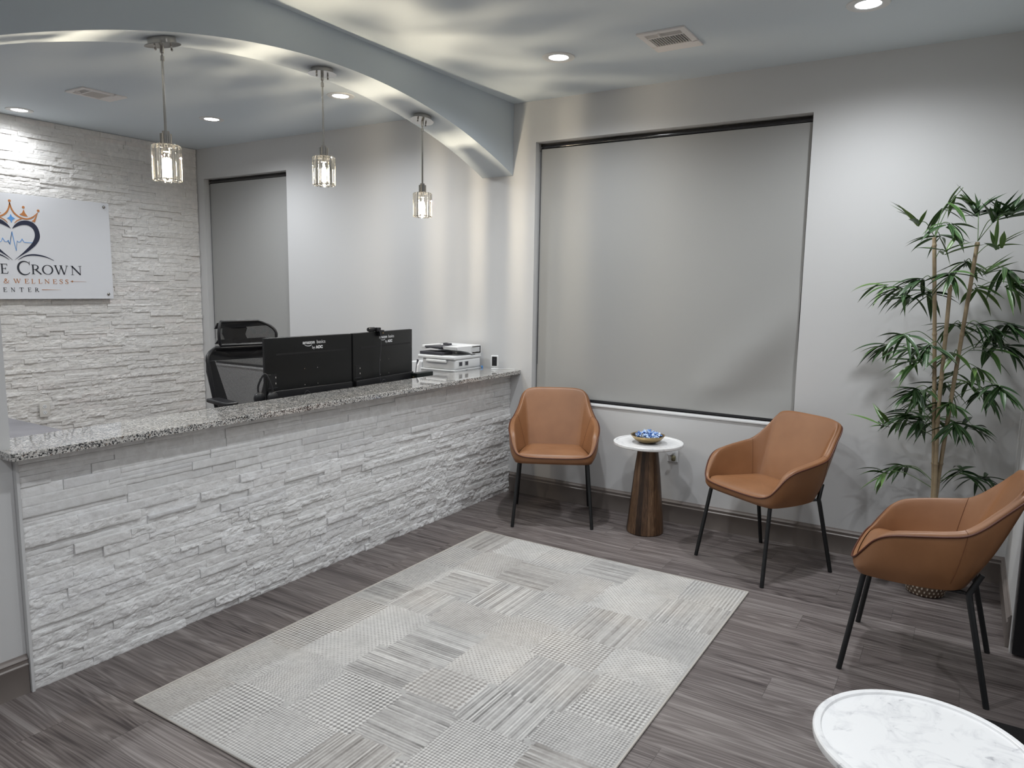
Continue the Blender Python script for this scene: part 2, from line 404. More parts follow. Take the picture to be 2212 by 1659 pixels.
struct(MB().box(XR+.12, XO, -.95, -.85, 0, H).box(XO, XO+.1, YF, -.85, 0, H).build('wall_entry', M_wall))
struct(MB().box(XS-.2, XO, YF-.1, YF, 0, H).build('wall_front', M_wall))
struct(MB().box(-.30, -.02, YF, YL, 0, H).build('wall_left', M_wall))
struct(MB().box(XS-.2, -.30, -4.75, -4.65, 0, H).build('wall_office', M_wall))
struct(MB().box(XS-.2, XS, -4.65, 0, 0, H).build('wall_sign', M_wall))
# arched header between lobby and office
yc = -1.8; pts = []
for i in range(49):
    d = -1.805+3.61*i/48; pts.append((yc+d, 2.872-.107*d*d-.0006*d**4))
pts[0] = (YL, pts[0][1]); pts[-1] = (0, pts[-1][1])
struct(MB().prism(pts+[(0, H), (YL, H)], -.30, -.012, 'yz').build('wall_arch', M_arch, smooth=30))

def baseboard(name, p0, p1, nx, ny):
    prof = [(0, 0), (.016, 0), (.016, .112), (.019, .116), (.019, .121), (.014, .126), (.014, .138), (.017, .143), (.012, .150), (.007, .155), (.006, .160), (0, .160)]
    vs = [(p0[0]+nx*d, p0[1]+ny*d, z) for d, z in prof]+[(p1[0]+nx*d, p1[1]+ny*d, z) for d, z in prof]
    n = len(prof); b = MB(); b.add(vs, [(i, (i+1) % n, (i+1) % n+n, i+n) for i in range(n)]+[tuple(range(n))[::-1], tuple(range(n, 2*n))])
    return struct(b.build(name, M_base, smooth=40))
baseboard('baseboard_back', (0.0, 0), (XR, 0), 0, -1)
baseboard('baseboard_right', (XR, 0), (XR, -.90), -1, 0)
baseboard('baseboard_left', (-.02, YL-.002), (-.02, YF), 1, 0)
baseboard('baseboard_entry', (XR+.95, -.95), (XO, -.95), 0, -1)
# near-black door standing in the opening past the end of the right wall
dr = MB().box(XR+.008, XR+.95, -.992, -.957, .012, 2.32).build('door_1', mat('black door paint', (.006, .006, .008), rough=.35)); struct(dr)
MB().box(XR+.10, XR+.86, -.9935, -.992, .25, 2.2).build('door_panel', M_black, dr)
MB().cyl((XR+.84, -.994, 1.02), (XR+.84, -1.045, 1.02), .012).tube([(XR+.84, -1.045, 1.02), (XR+.73, -1.045, 1.02)], .009).build('door_handle', M_nickel, dr, 40)

def window(name, w_, n_):
    x0, x1, z0, z1 = w_
    f = MB()
    for a in ((x0, x1, z0, z0+.05), (x0, x1, z1-.05, z1), (x0, x0+.05, z0+.05, z1-.05), (x1-.05, x1, z0+.05, z1-.05)): f.box(a[0], a[1], .16, .22, a[2], a[3])
    f.box((x0+x1)/2-.025, (x0+x1)/2+.025, .16, .22, z0+.05, z1-.05)
    o = struct(f.build(name, M_frame))
    MB().box(x0+.05, x1-.05, .19, .20, z0+.05, z1-.05).build('pane', M_glass, o)
    MB().box(x0+.001, x1-.001, -.008, .16, z0-.001, z0+.012, .003).build('window_sill', M_sill, o)
    return o
window('window_1', W1, 1); window('window_2', W2, 2)

def blind(w_, label, folds):
    x0, x1, z0, z1 = w_
    t = thing('roller_blind', label, 'roller blind', ((x0+x1)/2, .085, z1), 0, 'grey roller blinds in the window recesses')
    hw = (x1-x0)/2-.014; zt, zb = -.045, z0-z1+.030
    nx, nz = 90, 70
    u = np.linspace(-1, 1, nx)[:, None]*np.ones(nz)[None]; v = np.linspace(0, 1, nz)[None]*np.ones(nx)[:, None]
    X = u*hw; Z = zt+(zb-zt)*v
    Y = -.02+.006*np.sin(u*3.1+v*2)*v
    if folds:
        dl = (u-.35)*.30+(v-.97)*.52; en = np.clip((v-.45)/.3, 0, 1)*np.clip((1.0-v)/.10, 0, 1)*np.clip((u+.15)/.5, 0, 1)
        Y = Y-.022*np.exp(-((dl/.060)**2))*en+.016*np.exp(-(((dl-.12)/.07)**2))*en
    o = grid_obj('blind_fabric', X, Y, Z, M_blind, None, t)
    MB().cyl((-hw-.004, 0, -.028), (hw+.004, 0, -.028), .019, seg=24).build('roller_tube', mat('black gloss tube', (.01, .01, .012), rough=.12, spec=.8), t, 40)
    MB().box(-hw, hw, -.026, -.012, zb-.010, zb+.006, .002).build('bottom_bar', M_blackpl, t)
    for s in (-1, 1): MB().box(s*(hw+.006)-.003, s*(hw+.006)+.003, -.03, .03, -.055, -.002, .001).build('bracket', M_nickel, t)
    MB().tube([(-hw+.004, -.028, -.03), (-hw+.003, -.03, -.8), (-hw+.003, -.03, zb+.25)], .0018, 6).build('pull_chain', M_greypl, t)
    return t
blind(W1, 'large grey roller blind pulled down over the wide window behind the chairs', True)
blind(W2, 'narrow grey roller blind in the office window beside the stone wall', False)

# ------------------------------------------------------------------ ledger stone cladding
def vnoise(u, v, seed, octs=((28, 28, 1.0), (70, 70, .55), (160, 160, .3))):
    rs = np.random.RandomState(seed); L = rs.rand(64, 64); out = 0
    for fu, fv, a in octs:
        x = u*fu; y = v*fv; xi = np.floor(x).astype(int); yi = np.floor(y).astype(int); fx = x-xi; fy = y-yi
        fx = fx*fx*(3-2*fx); fy = fy*fy*(3-2*fy)
        g = lambda i, j: L[i % 64, j % 64]
        out = out+a*((g(xi, yi)*(1-fx)+g(xi+1, yi)*fx)*(1-fy)+(g(xi, yi+1)*(1-fx)+g(xi+1, yi+1)*fx)*fy-.5)
    return out
def ledger(name, L, Hh, place, m, seed, step, parent=None, rowh=.0385, amp=lambda z: .004, holes=()):
    """stones laid in rows over a L x Hh face; place(u,v,d)->xyz with d = projection from the wall"""
    rs = random.Random(seed); stones = []; z = 0; 
    while z < Hh-.001:
        h = min(rowh*rs.choice((1, 1, 1, 1.15, .9)), Hh-z)
        if Hh-z-h < .012: h = Hh-z
        x = 0
        while x < L-.001:
            ln = rs.choice((.12, .17, .22, .28, .34, .42))*rs.uniform(.85, 1.15)
            if L-x-ln < .06: ln = L-x
            r = rs.random()
            if r < .16 and h > .03:
                k = h*rs.uniform(.42, .58); x2 = x
                stones.append((x, x+ln, z, z+k)); 
                stones.append((x, x+ln, z+k, z+h))
            else: stones.append((x, x+ln, z, z+h))
            x += ln
        z += h
    co = []; qs = []; ids = []; base = 0
    for si, (u0, u1, v0, v1) in enumerate(stones):
        nu = max(3, int((u1-u0)/step)+1); nv = max(3, int((v1-v0)/step)+1)
        u = np.linspace(u0+.0004, u1-.0004, nu)[:, None]*np.ones(nv)[None]; v = np.linspace(v0+.0003, v1-.0003, nv)[None]*np.ones(nu)[:, None]
        zc = (v0+v1)/2; A = amp(zc)*rs.uniform(.5, 1.4); dep = .010+rs.uniform(-.0065, .0080)*min(1, amp(zc)/.003+.20)
        ou, ov = rs.random()*9, rs.random()*9
        tilt = rs.uniform(-1, 1)*A*.7
        e = np.minimum(np.minimum(u-u0, u1-u), np.minimum(v-v0, v1-v)); 
        d = dep+A*1.6*vnoise(u*.75+v*.25+ou, v*1.05-u*.2+ov, seed+si % 7)+tilt*((v-v0)/(v1-v0)-.5)+.35*A*np.abs(vnoise(u*2+ov, v*2+ou, seed+3, ((60, 60, 1),)))
        d = d-.0016*np.exp(-e/.0025)
        d = np.clip(d, .002, .028)
        P = np.empty((nu, nv, 3)); P[..., 0], P[..., 1], P[..., 2] = u, v, d
        idx = base+np.arange(nu*nv).reshape(nu, nv)
        q = np.stack([idx[:-1, :-1], idx[1:, :-1], idx[1:, 1:], idx[:-1, 1:]], -1).reshape(-1, 4)
        ring = np.concatenate([idx[:, 0], idx[-1, 1:], idx[-2::-1, -1], idx[0, -2:0:-1]])
        rp = P.reshape(-1, 3)[ring-base].copy(); rp[:, 2] = 0
        rb = base+nu*nv+np.arange(len(ring)); r2 = np.roll(ring, -1); rb2 = np.roll(rb, -1)
        q2 = np.stack([ring, rb, rb2, r2], -1)
        co.append(P.reshape(-1, 3)); co.append(rp); qs += [q, q2]; n_ = nu*nv+len(ring); ids.append(np.full(n_, si*1.37+seed)); base += n_
    co = np.concatenate(co); W_ = place(co[:, 0], co[:, 1], co[:, 2])
    return np_mesh(name, np.stack(W_, -1), np.concatenate(qs), m, {'stone_id': np.concatenate(ids)}, parent, False)

# reception counter (pony wall + cladding), granite top apart
ct = thing('reception_counter', 'long reception counter front clad in white split-face ledger stone', 'counter', (0, -1.8, 0))
MB().box(-.20, -.02, YL+.012+1.8, -.001+1.8, 0, .970).build('counter_wall', M_wall, ct)
ledger('stone_cladding', 3.592, .968, lambda u, v, d: (-.02+d*1.0+.004, -1.8*0+(YL+.012+u)+1.8, v), M_stone_f, 5, .0052, ct, .0425, lambda z: .0048 if z < .5 else (.0048-.0036*min(1, (z-.5)/.28)))
MB().box(-.22, .006, YL+.001+1.8, YL+.012+1.8, 0, .968).build('counter_end_strip', M_wall, ct)
gt = MB().prism([(-.235, -.002), (.089, -.002), (.089, -3.635), (.076, -3.648), (-.0185, -3.648), (-.0185, -3.604), (-.235, -3.604)], .972, 1.003, 'xy')
g = gt.build('granite_countertop', M_gran)
bv = g.modifiers.new('b', 'BEVEL'); bv.width = .003; bv.segments = 2
tag(g, 'speckled grey granite countertop running along the reception counter', 'countertop')
# office feature wall
sw = ledger('wall_stone', 4.63, H-.004, lambda u, v, d: (XS+d+.002, -4.64+u, v), M_stone_b, 21, .0072, None, .040, lambda z: .0044)
struct(sw)

# ------------------------------------------------------------------ ceiling fixtures
def downlight(x, y, label, pw=1.0):
    t = thing('recessed_downlight', label, 'ceiling light', (x, y, H), 0, 'recessed round ceiling lights')
    MB().lathe([(.060, -.004), (.064, -.006), (.098, -.005), (.101, -.0005), (.098, 0), (.060, 0)], 48, cap=False).build('trim_ring', M_trimw, t, 50)
    MB().lathe([(.0001, -.0022), (.060, -.0022), (.060, -.0008), (.0001, -.0008)], 40, cap=False).build('lens', M_lens, t)
    ld = bpy.data.lights.new('downlight_lamp', 'SPOT'); ld.shadow_soft_size = .055; ld.energy = CAN_W*pw; ld.color = CAN_COL; ld.spot_size = CAN_SPREAD; ld.spot_blend = 1.0
    lo = bpy.data.objects.new('downlight_lamp', ld); COL.objects.link(lo); lo.parent = t; lo.location = (0, 0, -.012)
    return t
downlight(.83, -.83, 'round white recessed ceiling light near the arch, left of the square vent')
downlight(2.54, -.81, 'round white recessed ceiling light at the top right, right of the square vent')
downlight(-1.02, -.83, 'recessed ceiling light in the office seen just right of the middle pendant', .75)
downlight(-2.57, -.82, 'recessed ceiling light in the office between the first two pendants', 1.0)
downlight(-3.72, -1.81, 'recessed ceiling light close to the stone wall above the sign', .36)
for x, y, lb in ((1.65, -2.75, 'above the rug'), (1.65, -5.2, 'behind the camera on the left'), (3.75, -3.2, 'above the marble table'), (3.75, -5.6, 'behind the camera on the right'), (-1.02, -3.0, 'above the near end of the office'), (-2.57, -3.0, 'above the desk return')):
    downlight(x, y, 'recessed ceiling light outside the picture, '+lb, .9 if x < 0 else (.85 if y > -4 else 1.5) if x > 3 else 1.0 if y > -3 else 1.1)

def vent(x, y, rz, label, big):
    t = thing('ceiling_vent', label, 'air vent', (x, y, H), rz, 'ivory ceiling air vents')
    hx, hy = big
    MB().box(-hx, hx, -hy, -hy+.035, -.010, 0, .002).box(-hx, hx, hy-.10, hy, -.010, 0, .002).box(-hx, -hx+.035, -hy+.03, hy-.09, -.010, 0, .002).box(hx-.035, hx, -hy+.03, hy-.09, -.010, 0, .002).box(-hx+.03, hx-.03, -hy+.085, -hy+.097, -.010, 0).build('vent_frame', M_vent, t)
    MB().box(-hx+.03, hx-.03, -hy+.03, hy-.09, -.002, -.0005).build('duct_opening', M_black, t)
    b = MB()
    for i in range(13):
        xx = -hx+.045+(2*hx-.09)*i/12; b.box(xx-.0012, xx+.0012, -hy+.097, hy-.098, -.010, -.002)
    b.build('vane', M_vent, t)
    b = MB()
    for i in range(3): b.box(-hx+.035, hx-.035, -hy+.042+i*.015, -hy+.045+i*.015, -.010, -.002)
    b.build('louver', M_vent, t)
    MB().box(-.02, -.012, -hy+.02, -hy+.06, -.022, -.008, .001).build('damper_lever', M_vent, t)
    return t
vent(1.532, -.807, 0, 'square ivory air vent in the lobby ceiling between two lights', (.137, .168))
vent(-2.617, -1.770, 0, 'ivory air vent in the office ceiling above the stone wall', (.120, .168))

def pendant(y, ztop, zb, label):
    x = -.15
    t = thing('pendant_light', label, 'pendant light', (x, y, ztop), 0, 'crystal pendant lights under the arch')
    sl = math.atan(-.214*(y-yc))     # canopy leans with the arch soffit
    Rm = Matrix.Rotation(sl, 4, 'X')
    MB().lathe([(.0001, .004), (.062, .004), (.062, -.024), (.0001, -.024)], 48).xf(Rm).build('canopy', M_nickel, t, 40)
    MB().lathe([(.0001, -.024), (.078, -.024), (.079, -.027), (.0001, -.028)], 48).xf(Rm).build('canopy_plate', M_nickel, t, 40)
    for s in (-1, 1):
        MB().lathe([(.0001, -.028), (.005, -.028), (.005, -.036), (.0035, -.038), (.0055, -.042), (.005, -.048), (.0001, -.050)], 16, (0, s*.042, 0)).xf(Rm).build('cap_screw', M_nickel, t, 40)
    L = zb-ztop   # bottom of shade relative to origin (negative)
    zt_ = L+.165  # top of shade
    MB().lathe([(.0001, -.026), (.009, -.026), (.009, -.060), (.005, -.062), (.005, -.072), (.009, -.074), (.009, -.096), (.0001, -.097)], 20).build('swivel', M_nickel, t, 40)
    MB().cyl((0, 0, -.095), (0, 0, zt_+.055), .0058, seg=16).build('rod', M_nickel, t, 40)
    MB().lathe([(.0001, zt_+.062), (.016, zt_+.062), (.016, zt_+.050), (.026, zt_+.050), (.026, zt_+.004), (.0001, zt_+.004)], 28).build('socket_cup', M_nickel, t, 40)
    sh = MB()
    for k in range(4):
        a = k*PI/2+.4; sh.tube([(.024*math.cos(a), .024*math.sin(a), zt_+.004), (.056*math.cos(a), .056*math.sin(a), zt_-.002)], .0018, 6)
    sh.tube([(.0555*math.cos(a*PI/20), .0555*math.sin(a*PI/20), zt_-.003) for a in range(40)], .0015, 6, True)
    MB().tube([(.0555*math.cos(a*PI/20), .0555*math.sin(a*PI/20), L+.008) for a in range(40)], .0015, 6, True).build('lower_ring', M_nickel, t, 40)
    sh.build('shade_frame', M_nickel, t, 40)
    NB = 16
    for k in range(NB):
        a = 2*PI*k/NB; b = MB()
        hw_, hd = .0092, .0050; z0, z1 = L, zt_
        prof = [(-hw_, -hd*.2), (-hw_*.55, hd), (hw_*.55, hd), (hw_, -hd*.2), (hw_*.6, -hd), (-hw_*.6, -hd)]
        secs = [(z0, .55), (z0+.005, .9), (z0+.012, 1), (z1-.012, 1), (z1-.005, .9), (z1, .55)]
        vs = []
        for z, s in secs:
            for px, py in prof:
                r_ = .060+py*s-(1-s)*.010; tx = px*(.6+.4*s)
                vs.append((r_*math.cos(a)-tx*math.sin(a), r_*math.sin(a)+tx*math.cos(a), z))
        n = 6; fs = []
        for i in range(len(secs)-1):
            for j in range(n): fs.append((i*n+j, i*n+(j+1) % n, (i+1)*n+(j+1) % n, (i+1)*n+j))
        fs.append(tuple(range(n))[::-1]); fs.append(tuple((len(secs)-1)*n+j for j in range(n)))
        b.add(vs, fs).build('crystal_bar', M_crystal, t)
    MB().lathe([(.0001, zt_+.003), (.014, zt_+.003), (.014, zt_-.030), (.0001, zt_-.032)], 24).build('socket', M_outlet, t, 40)
    bl = MB()
    zc = L+.065
    bl.lathe([(.0001, zc+.044), (.009, zc+.040), (.014, zc+.026), (.014, zc-.034), (.009, zc-.044), (.0001, zc-.048)], 20)
    bl.build('bulb', M_bulb, t, 60)
    ld = bpy.data.lights.new('pendant_lamp', 'POINT'); ld.energy = PEN_W; ld.color = PEN_COL; ld.shadow_soft_size = .006
    lo = bpy.data.objects.new('pendant_lamp', ld); COL.objects.link(lo); lo.parent = t; lo.location = (0, 0, zc+.052)
    return t
def soff(y): return 2.872-.107*(y-yc)**2
pendant(-2.811, soff(-2.811)-.006, 2.122, 'nearest crystal pendant light, hanging left under the arch')
pendant(-1.832, soff(-1.832)-.002, 2.222, 'middle crystal pendant light under the arch, above the monitors')
pendant(-.937, soff(-.937)-.006, 2.122, 'farthest crystal pendant light, hanging lowest near the window wall')

# ------------------------------------------------------------------ sign
SGY = -1.842
sg = thing('wall_sign', 'white acrylic clinic sign with crown and heart logo on the stone wall', 'sign', (-3.945, SGY, 1.94))
MB().box(0, .010, -.848, .848, -.449, .450, .002).build('panel', M_signw, sg)
for yy in (-.80, .80):
    for zz in (-.405, .411):
        MB().lathe([(.0001, -.045), (.008, -.045), (.008, .010), (.014, .010), (.014, .015), (.010, .019), (.0001, .020)], 20, (0, yy, zz), 'x').build('standoff_bolt', M_nickel, sg, 40)
SX0, SX1 = .0101, .0118
def sgp(pts): return [(a, b-1.94) for a, b in pts]
def poly(mb, pts): mb.prism(pts, SX0, SX1, 'yz')
def ribbon(mb, pts, ws, closed=False, h=(SX0, SX1), per=1):
    P = [Vector((a, b, 0)) for a, b in pts]; n = len(P)
    if isinstance(ws, (int, float)): ws = [ws]*n
    if per > 1:
        Q = cr_open([(p.x, p.y, 0) for p in P], per); W_ = []
        for i in range(n-1):
            for k in range(per): W_.append(ws[i]+(ws[i+1]-ws[i])*k/per)
        W_.append(ws[-1]); P, ws, n = Q, W_, len(Q)
    Lp, Rp = [], []
    for i in range(n):
        if closed: t = P[(i+1) % n]-P[i-1]
        else: t = P[min(i+1, n-1)]-P[max(i-1, 0)]
        t.normalize(); nn = Vector((-t.y, t.x, 0)); k = 1
        if 0 < i < n-1:
            t1 = (P[i]-P[i-1]).normalized(); c_ = max(.35, abs(nn.dot(Vector((-t1.y, t1.x, 0))))); k = 1/c_
        Lp.append(P[i]+nn*ws[i]/2*k); Rp.append(P[i]-nn*ws[i]/2*k)
    m_ = n if closed else n-1
    for i in range(m_):
        j = (i+1) % n; q = [Lp[i], Lp[j], Rp[j], Rp[i]]
        mb.prism([(a.x, a.y) for a in q], h[0], h[1], 'yz')
def mir(pts): return [(-a, b) for a, b in pts]
heart = [(0.0057, 2.0932), (0.028, 2.1273), (0.071, 2.1603), (0.1211, 2.1699), (0.1707, 2.1575), (0.2074, 2.1175), (0.223, 2.0521), (0.2112, 2.0029), (0.1738, 1.9522), (0.1143, 1.9008), (0.0564, 1.8621), (0.0077, 1.8273), (0.0748, 1.8899), (0.1285, 1.9467), (0.1623, 1.9908), (0.1806, 2.0372), (0.1794, 2.0793), (0.1618, 2.111), (0.1295, 2.1294), (0.0853, 2.1289), (0.0461, 2.114)]
hm = MB()
h2 = sgp(heart)
hs = [tuple(v[:2]) for v in cr_open([(a, b, 0) for a, b in h2[:12]], 4)]+[tuple(v[:2]) for v in cr_open([(a, b, 0) for a, b in h2[12:]], 4)]
poly(hm, hs); poly(hm, mir(hs))
sw_ = sgp([(0.0334, 1.8283), (0.0841, 1.8600), (0.1295, 1.8740), (0.1802, 1.8768), (0.2367, 1.8690), (0.282, 1.8547), (0.3267, 1.834)])
for s in (sw_, mir(sw_)): ribbon(hm, s, [.002, .009, .0135, .014, .011, .007, .002], per=4)
hm.build('heart_emblem', M_navy, sg)
cm = MB()
c1 = sgp([(-0.0008, 2.3119), (0.0103, 2.2635), (0.0344, 2.2219), (0.073, 2.194), (0.122, 2.1836), (0.1734, 2.2019), (0.2187, 2.248)])
c2 = sgp([(0.0262, 2.1401), (0.0495, 2.1644), (0.0833, 2.1803)])
for f in (lambda q: q, mir):
    ribbon(cm, f(c1), [.008, .012, .013, .012, .013, .012, .003], per=4); ribbon(cm, f(c2), [.003, .008, .009], per=4)
    poly(cm, f(sgp([(0.1064, 2.2641), (0.1144, 2.2352), (0.1356, 2.2045), (0.1016, 2.2074), (0.0705, 2.2181), (0.0912, 2.233)])))
    poly(cm, f(sgp([(0.2187, 2.248), (0.2044, 2.2016), (0.1892, 2.1594), (0.1628, 2.1692), (0.1805, 2.1815), (0.193, 2.2006)])))
    for a, b in sgp([(-0.0014, 2.3263), (0.1049, 2.2817), (0.2226, 2.2634)]):
        if a < 0:
            if f is mir: continue
            a = 0
        a = f([(a, b)])[0][0]; poly(cm, [(a+.0108*math.cos(k*PI/10), b+.0108*math.sin(k*PI/10)) for k in range(20)])
cm.build('crown_emblem', M_orange, sg)
em = MB(); poly(em, sgp([(0.0017, 2.2159), (0.0125, 2.1935), (0.0344, 2.1810), (0.0145, 2.1673), (0.0030, 2.1417), (-0.0060, 2.1657), (-0.0286, 2.1790), (-0.009, 2.1916)]))
em.build('diamond_emblem', M_blue, sg)
em = MB(); ribbon(em, sgp([(-0.1544, 1.9790), (-0.0862, 1.9785), (-0.0736, 2.0085), (-0.0571, 1.9792), (-0.0411, 1.9801), (-0.0333, 1.9924), (-0.0207, 1.9572), (0.0008, 2.0675), (0.0255, 1.9053), (0.0378, 1.9921), (0.0453, 1.9819), (0.0619, 1.9847), (0.0773, 2.0094), (0.092, 1.9823), (0.1624, 1.9813)]), .0042)
em.build('pulse_line', M_blue, sg)
# serif capitals: each glyph a list of (points, widths) in a unit-high box
TH, TN = .13, .05
def glyph(ch):
    G = []
    def S(*p, w=TN): G.append((list(p), w))
    def serif(x, y, h=.13): S((x-h, y), (x+h, y), w=.04)
    if ch in 'ELRT' or ch == 'N':
        pass
    if ch == 'E': wd = .68; S((.16, 0), (.16, 1), w=TH); S((.02, .975), (.60, .975)); S((.16, .52), (.48, .52)); S((.02, .025), (.64, .025)); S((.60, 1), (.62, .80), w=.045); S((.48, .62), (.48, .42), w=.045); S((.64, 0), (.68, .22), w=.045)
    elif ch == 'L': wd = .62; S((.16, 0), (.16, 1), w=TH); S((.02, .98), (.30, .98), w=.04); S((.02, .025), (.58, .025)); S((.58, 0), (.62, .24), w=.045)
    elif ch == 'T': wd = .74; S((.37, 0), (.37, 1), w=TH); S((.03, .97), (.71, .97)); S((.04, 1), (.01, .78), w=.045); S((.70, 1), (.73, .78), w=.045); S((.23, .02), (.51, .02), w=.04)
    elif ch == 'N': wd = .92; S((.14, 0), (.14, 1)); S((.12, .96), (.80, .04), w=TH); S((.80, 0), (.80, 1)); S((0, .98), (.2, .98), w=.04); S((.66, .98), (.92, .98), w=.04); S((.02, .02), (.27, .02), w=.04)
    elif ch == 'R':
        wd = .84; S((.16, 0), (.16, 1), w=TH); S((.02, .98), (.3, .98), w=.04); S((.02, .02), (.30, .02), w=.04)
        a = [(.16, .97)]+[(.34+.24*math.cos(t), .735+.235*math.sin(t)) for t in [PI/2-PI*k/12 for k in range(13)]]+[(.16, .50)]
        G.append((a, [.05]*3+[.05+.08*math.sin(PI*k/10) for k in range(11)]+[.05])); S((.34, .50), (.80, .03), w=.12); S((.72, .02), (.88, .02), w=.04)
    elif ch == 'W': wd = 1.30; S((.12, 1), (.42, .03), w=TH); S((.42, .03), (.66, .95), w=TN); S((.62, 1), (.92, .03), w=TH); S((.92, .03), (1.2, 1), w=TN); S((0, .98), (.26, .98), w=.04); S((.5, .98), (.78, .98), w=.04); S((1.06, .98), (1.3, .98), w=.04)
    elif ch == 'O':
        wd = .98; n = 32; G.append(([(.49+.43*math.cos(2*PI*k/n), .5+.48*math.sin(2*PI*k/n)) for k in range(n+1)], [.05+.09*abs(math.cos(2*PI*k/n))**1.5 for k in range(n+1)]))
    elif ch == 'C':
        wd = .90; n = 30; G.append(([(.52+.45*math.cos(t), .5+.48*math.sin(t)) for t in [math.radians(42+278*k/n) for k in range(n+1)]], [.04+.10*math.sin(PI*k/n)**1.3 for k in range(n+1)])); S((.86, .98), (.86, .72), w=.04)
    elif ch == 'S':
        wd = .60; p = cr_open([(.52, .80, 0), (.44, .93, 0), (.28, .975, 0), (.12, .90, 0), (.10, .74, 0), (.24, .58, 0), (.42, .44, 0), (.52, .26, 0), (.44, .08, 0), (.26, .025, 0), (.10, .09, 0), (.05, .24, 0)], 3)
        n = len(p)-1; G.append(([(v.x, v.y) for v in p], [.045+.085*math.sin(PI*k/n)**2 for k in range(n+1)])); S((.53, .98), (.53, .76), w=.04); S((.04, .02), (.04, .26), w=.04)
    elif ch == '&':
        wd = .95; p = cr_open([(.92, .55, 0), (.74, .22, 0), (.50, .03, 0), (.24, .03, 0), (.08, .22, 0), (.20, .44, 0), (.46, .62, 0), (.56, .80, 0), (.42, .96, 0), (.27, .86, 0), (.30, .66, 0), (.56, .32, 0), (.80, .06, 0), (.96, .06, 0)], 3)
        n = len(p)-1; G.append(([(v.x, v.y) for v in p], [.05+.06*math.sin(PI*k/n) for k in range(n+1)])); S((.78, .56), (1.0, .56), w=.04)
    return wd, G
def letter(mb, ch, y0, y1, z0, z1):
    wd, G = glyph(ch); sy = (y1-y0)/wd; sz = z1-z0; sw__ = (sy+sz)/2
    for pts, ws in G:
        P = [(y0+a*sy, z0+b*sz-1.94) for a, b in pts]
        ribbon(mb, P, [x*sw__ for x in ws] if isinstance(ws, list) else ws*sw__)
t1 = MB()
for ch, a, b in [('E', -0.108, -0.051), ('C', 0.0211, 0.1249), ('R', 0.1323, 0.2149), ('O', 0.2218, 0.3141), ('W', 0.3212, 0.4433), ('N', 0.4647, 0.5617)]:
    letter(t1, ch, a, b, 1.7085 if ch != 'C' else 1.700, 1.7925 if ch != 'C' else 1.8200)
t1.build('large_lettering', M_charcoal, sg)
t2 = MB()
for ch, a, b in [('&', -0.092, -0.0492), ('W', -0.0141, 0.0434), ('E', 0.0722, 0.1074), ('L', 0.1271, 0.1571), ('L', 0.1845, 0.2143), ('N', 0.2357, 0.2772), ('E', 0.3042, 0.3398), ('S', 0.3607, 0.3908), ('S', 0.4108, 0.4394)]:
    letter(t2, ch, a, b, 1.6275, 1.6665)
def stone_(mb, a0, a1, z, w0, w1): mb.prism([(a0, z-w0/2-1.94), (a1, z-w1/2-1.94), (a1, z+w1/2-1.94), (a0, z+w0/2-1.94)], SX0, SX1, 'yz')
stone_(t2, .463, .598, 1.6505, .0030, .0004)
mb_ = [(.452, 1.6505), (.468, 1.6535), (.473, 1.6615), (.478, 1.6535), (.494, 1.6505), (.478, 1.6475), (.473, 1.6395), (.468, 1.6475)]
poly(t2, sgp(mb_)); stone_(t2, .209, .371, 1.5735, .0048, .0004)
t2.build('copper_lettering', M_orange, sg)
t3 = MB()
for ch, a, b in [('E', -0.098, -0.0703), ('N', -0.0391, -0.007), ('T', 0.0275, 0.0617), ('E', 0.0941, 0.1205), ('R', 0.1516, 0.1847)]:
    letter(t3, ch, a, b, 1.5535, 1.5905)
t3.build('small_lettering', M_charcoal, sg)

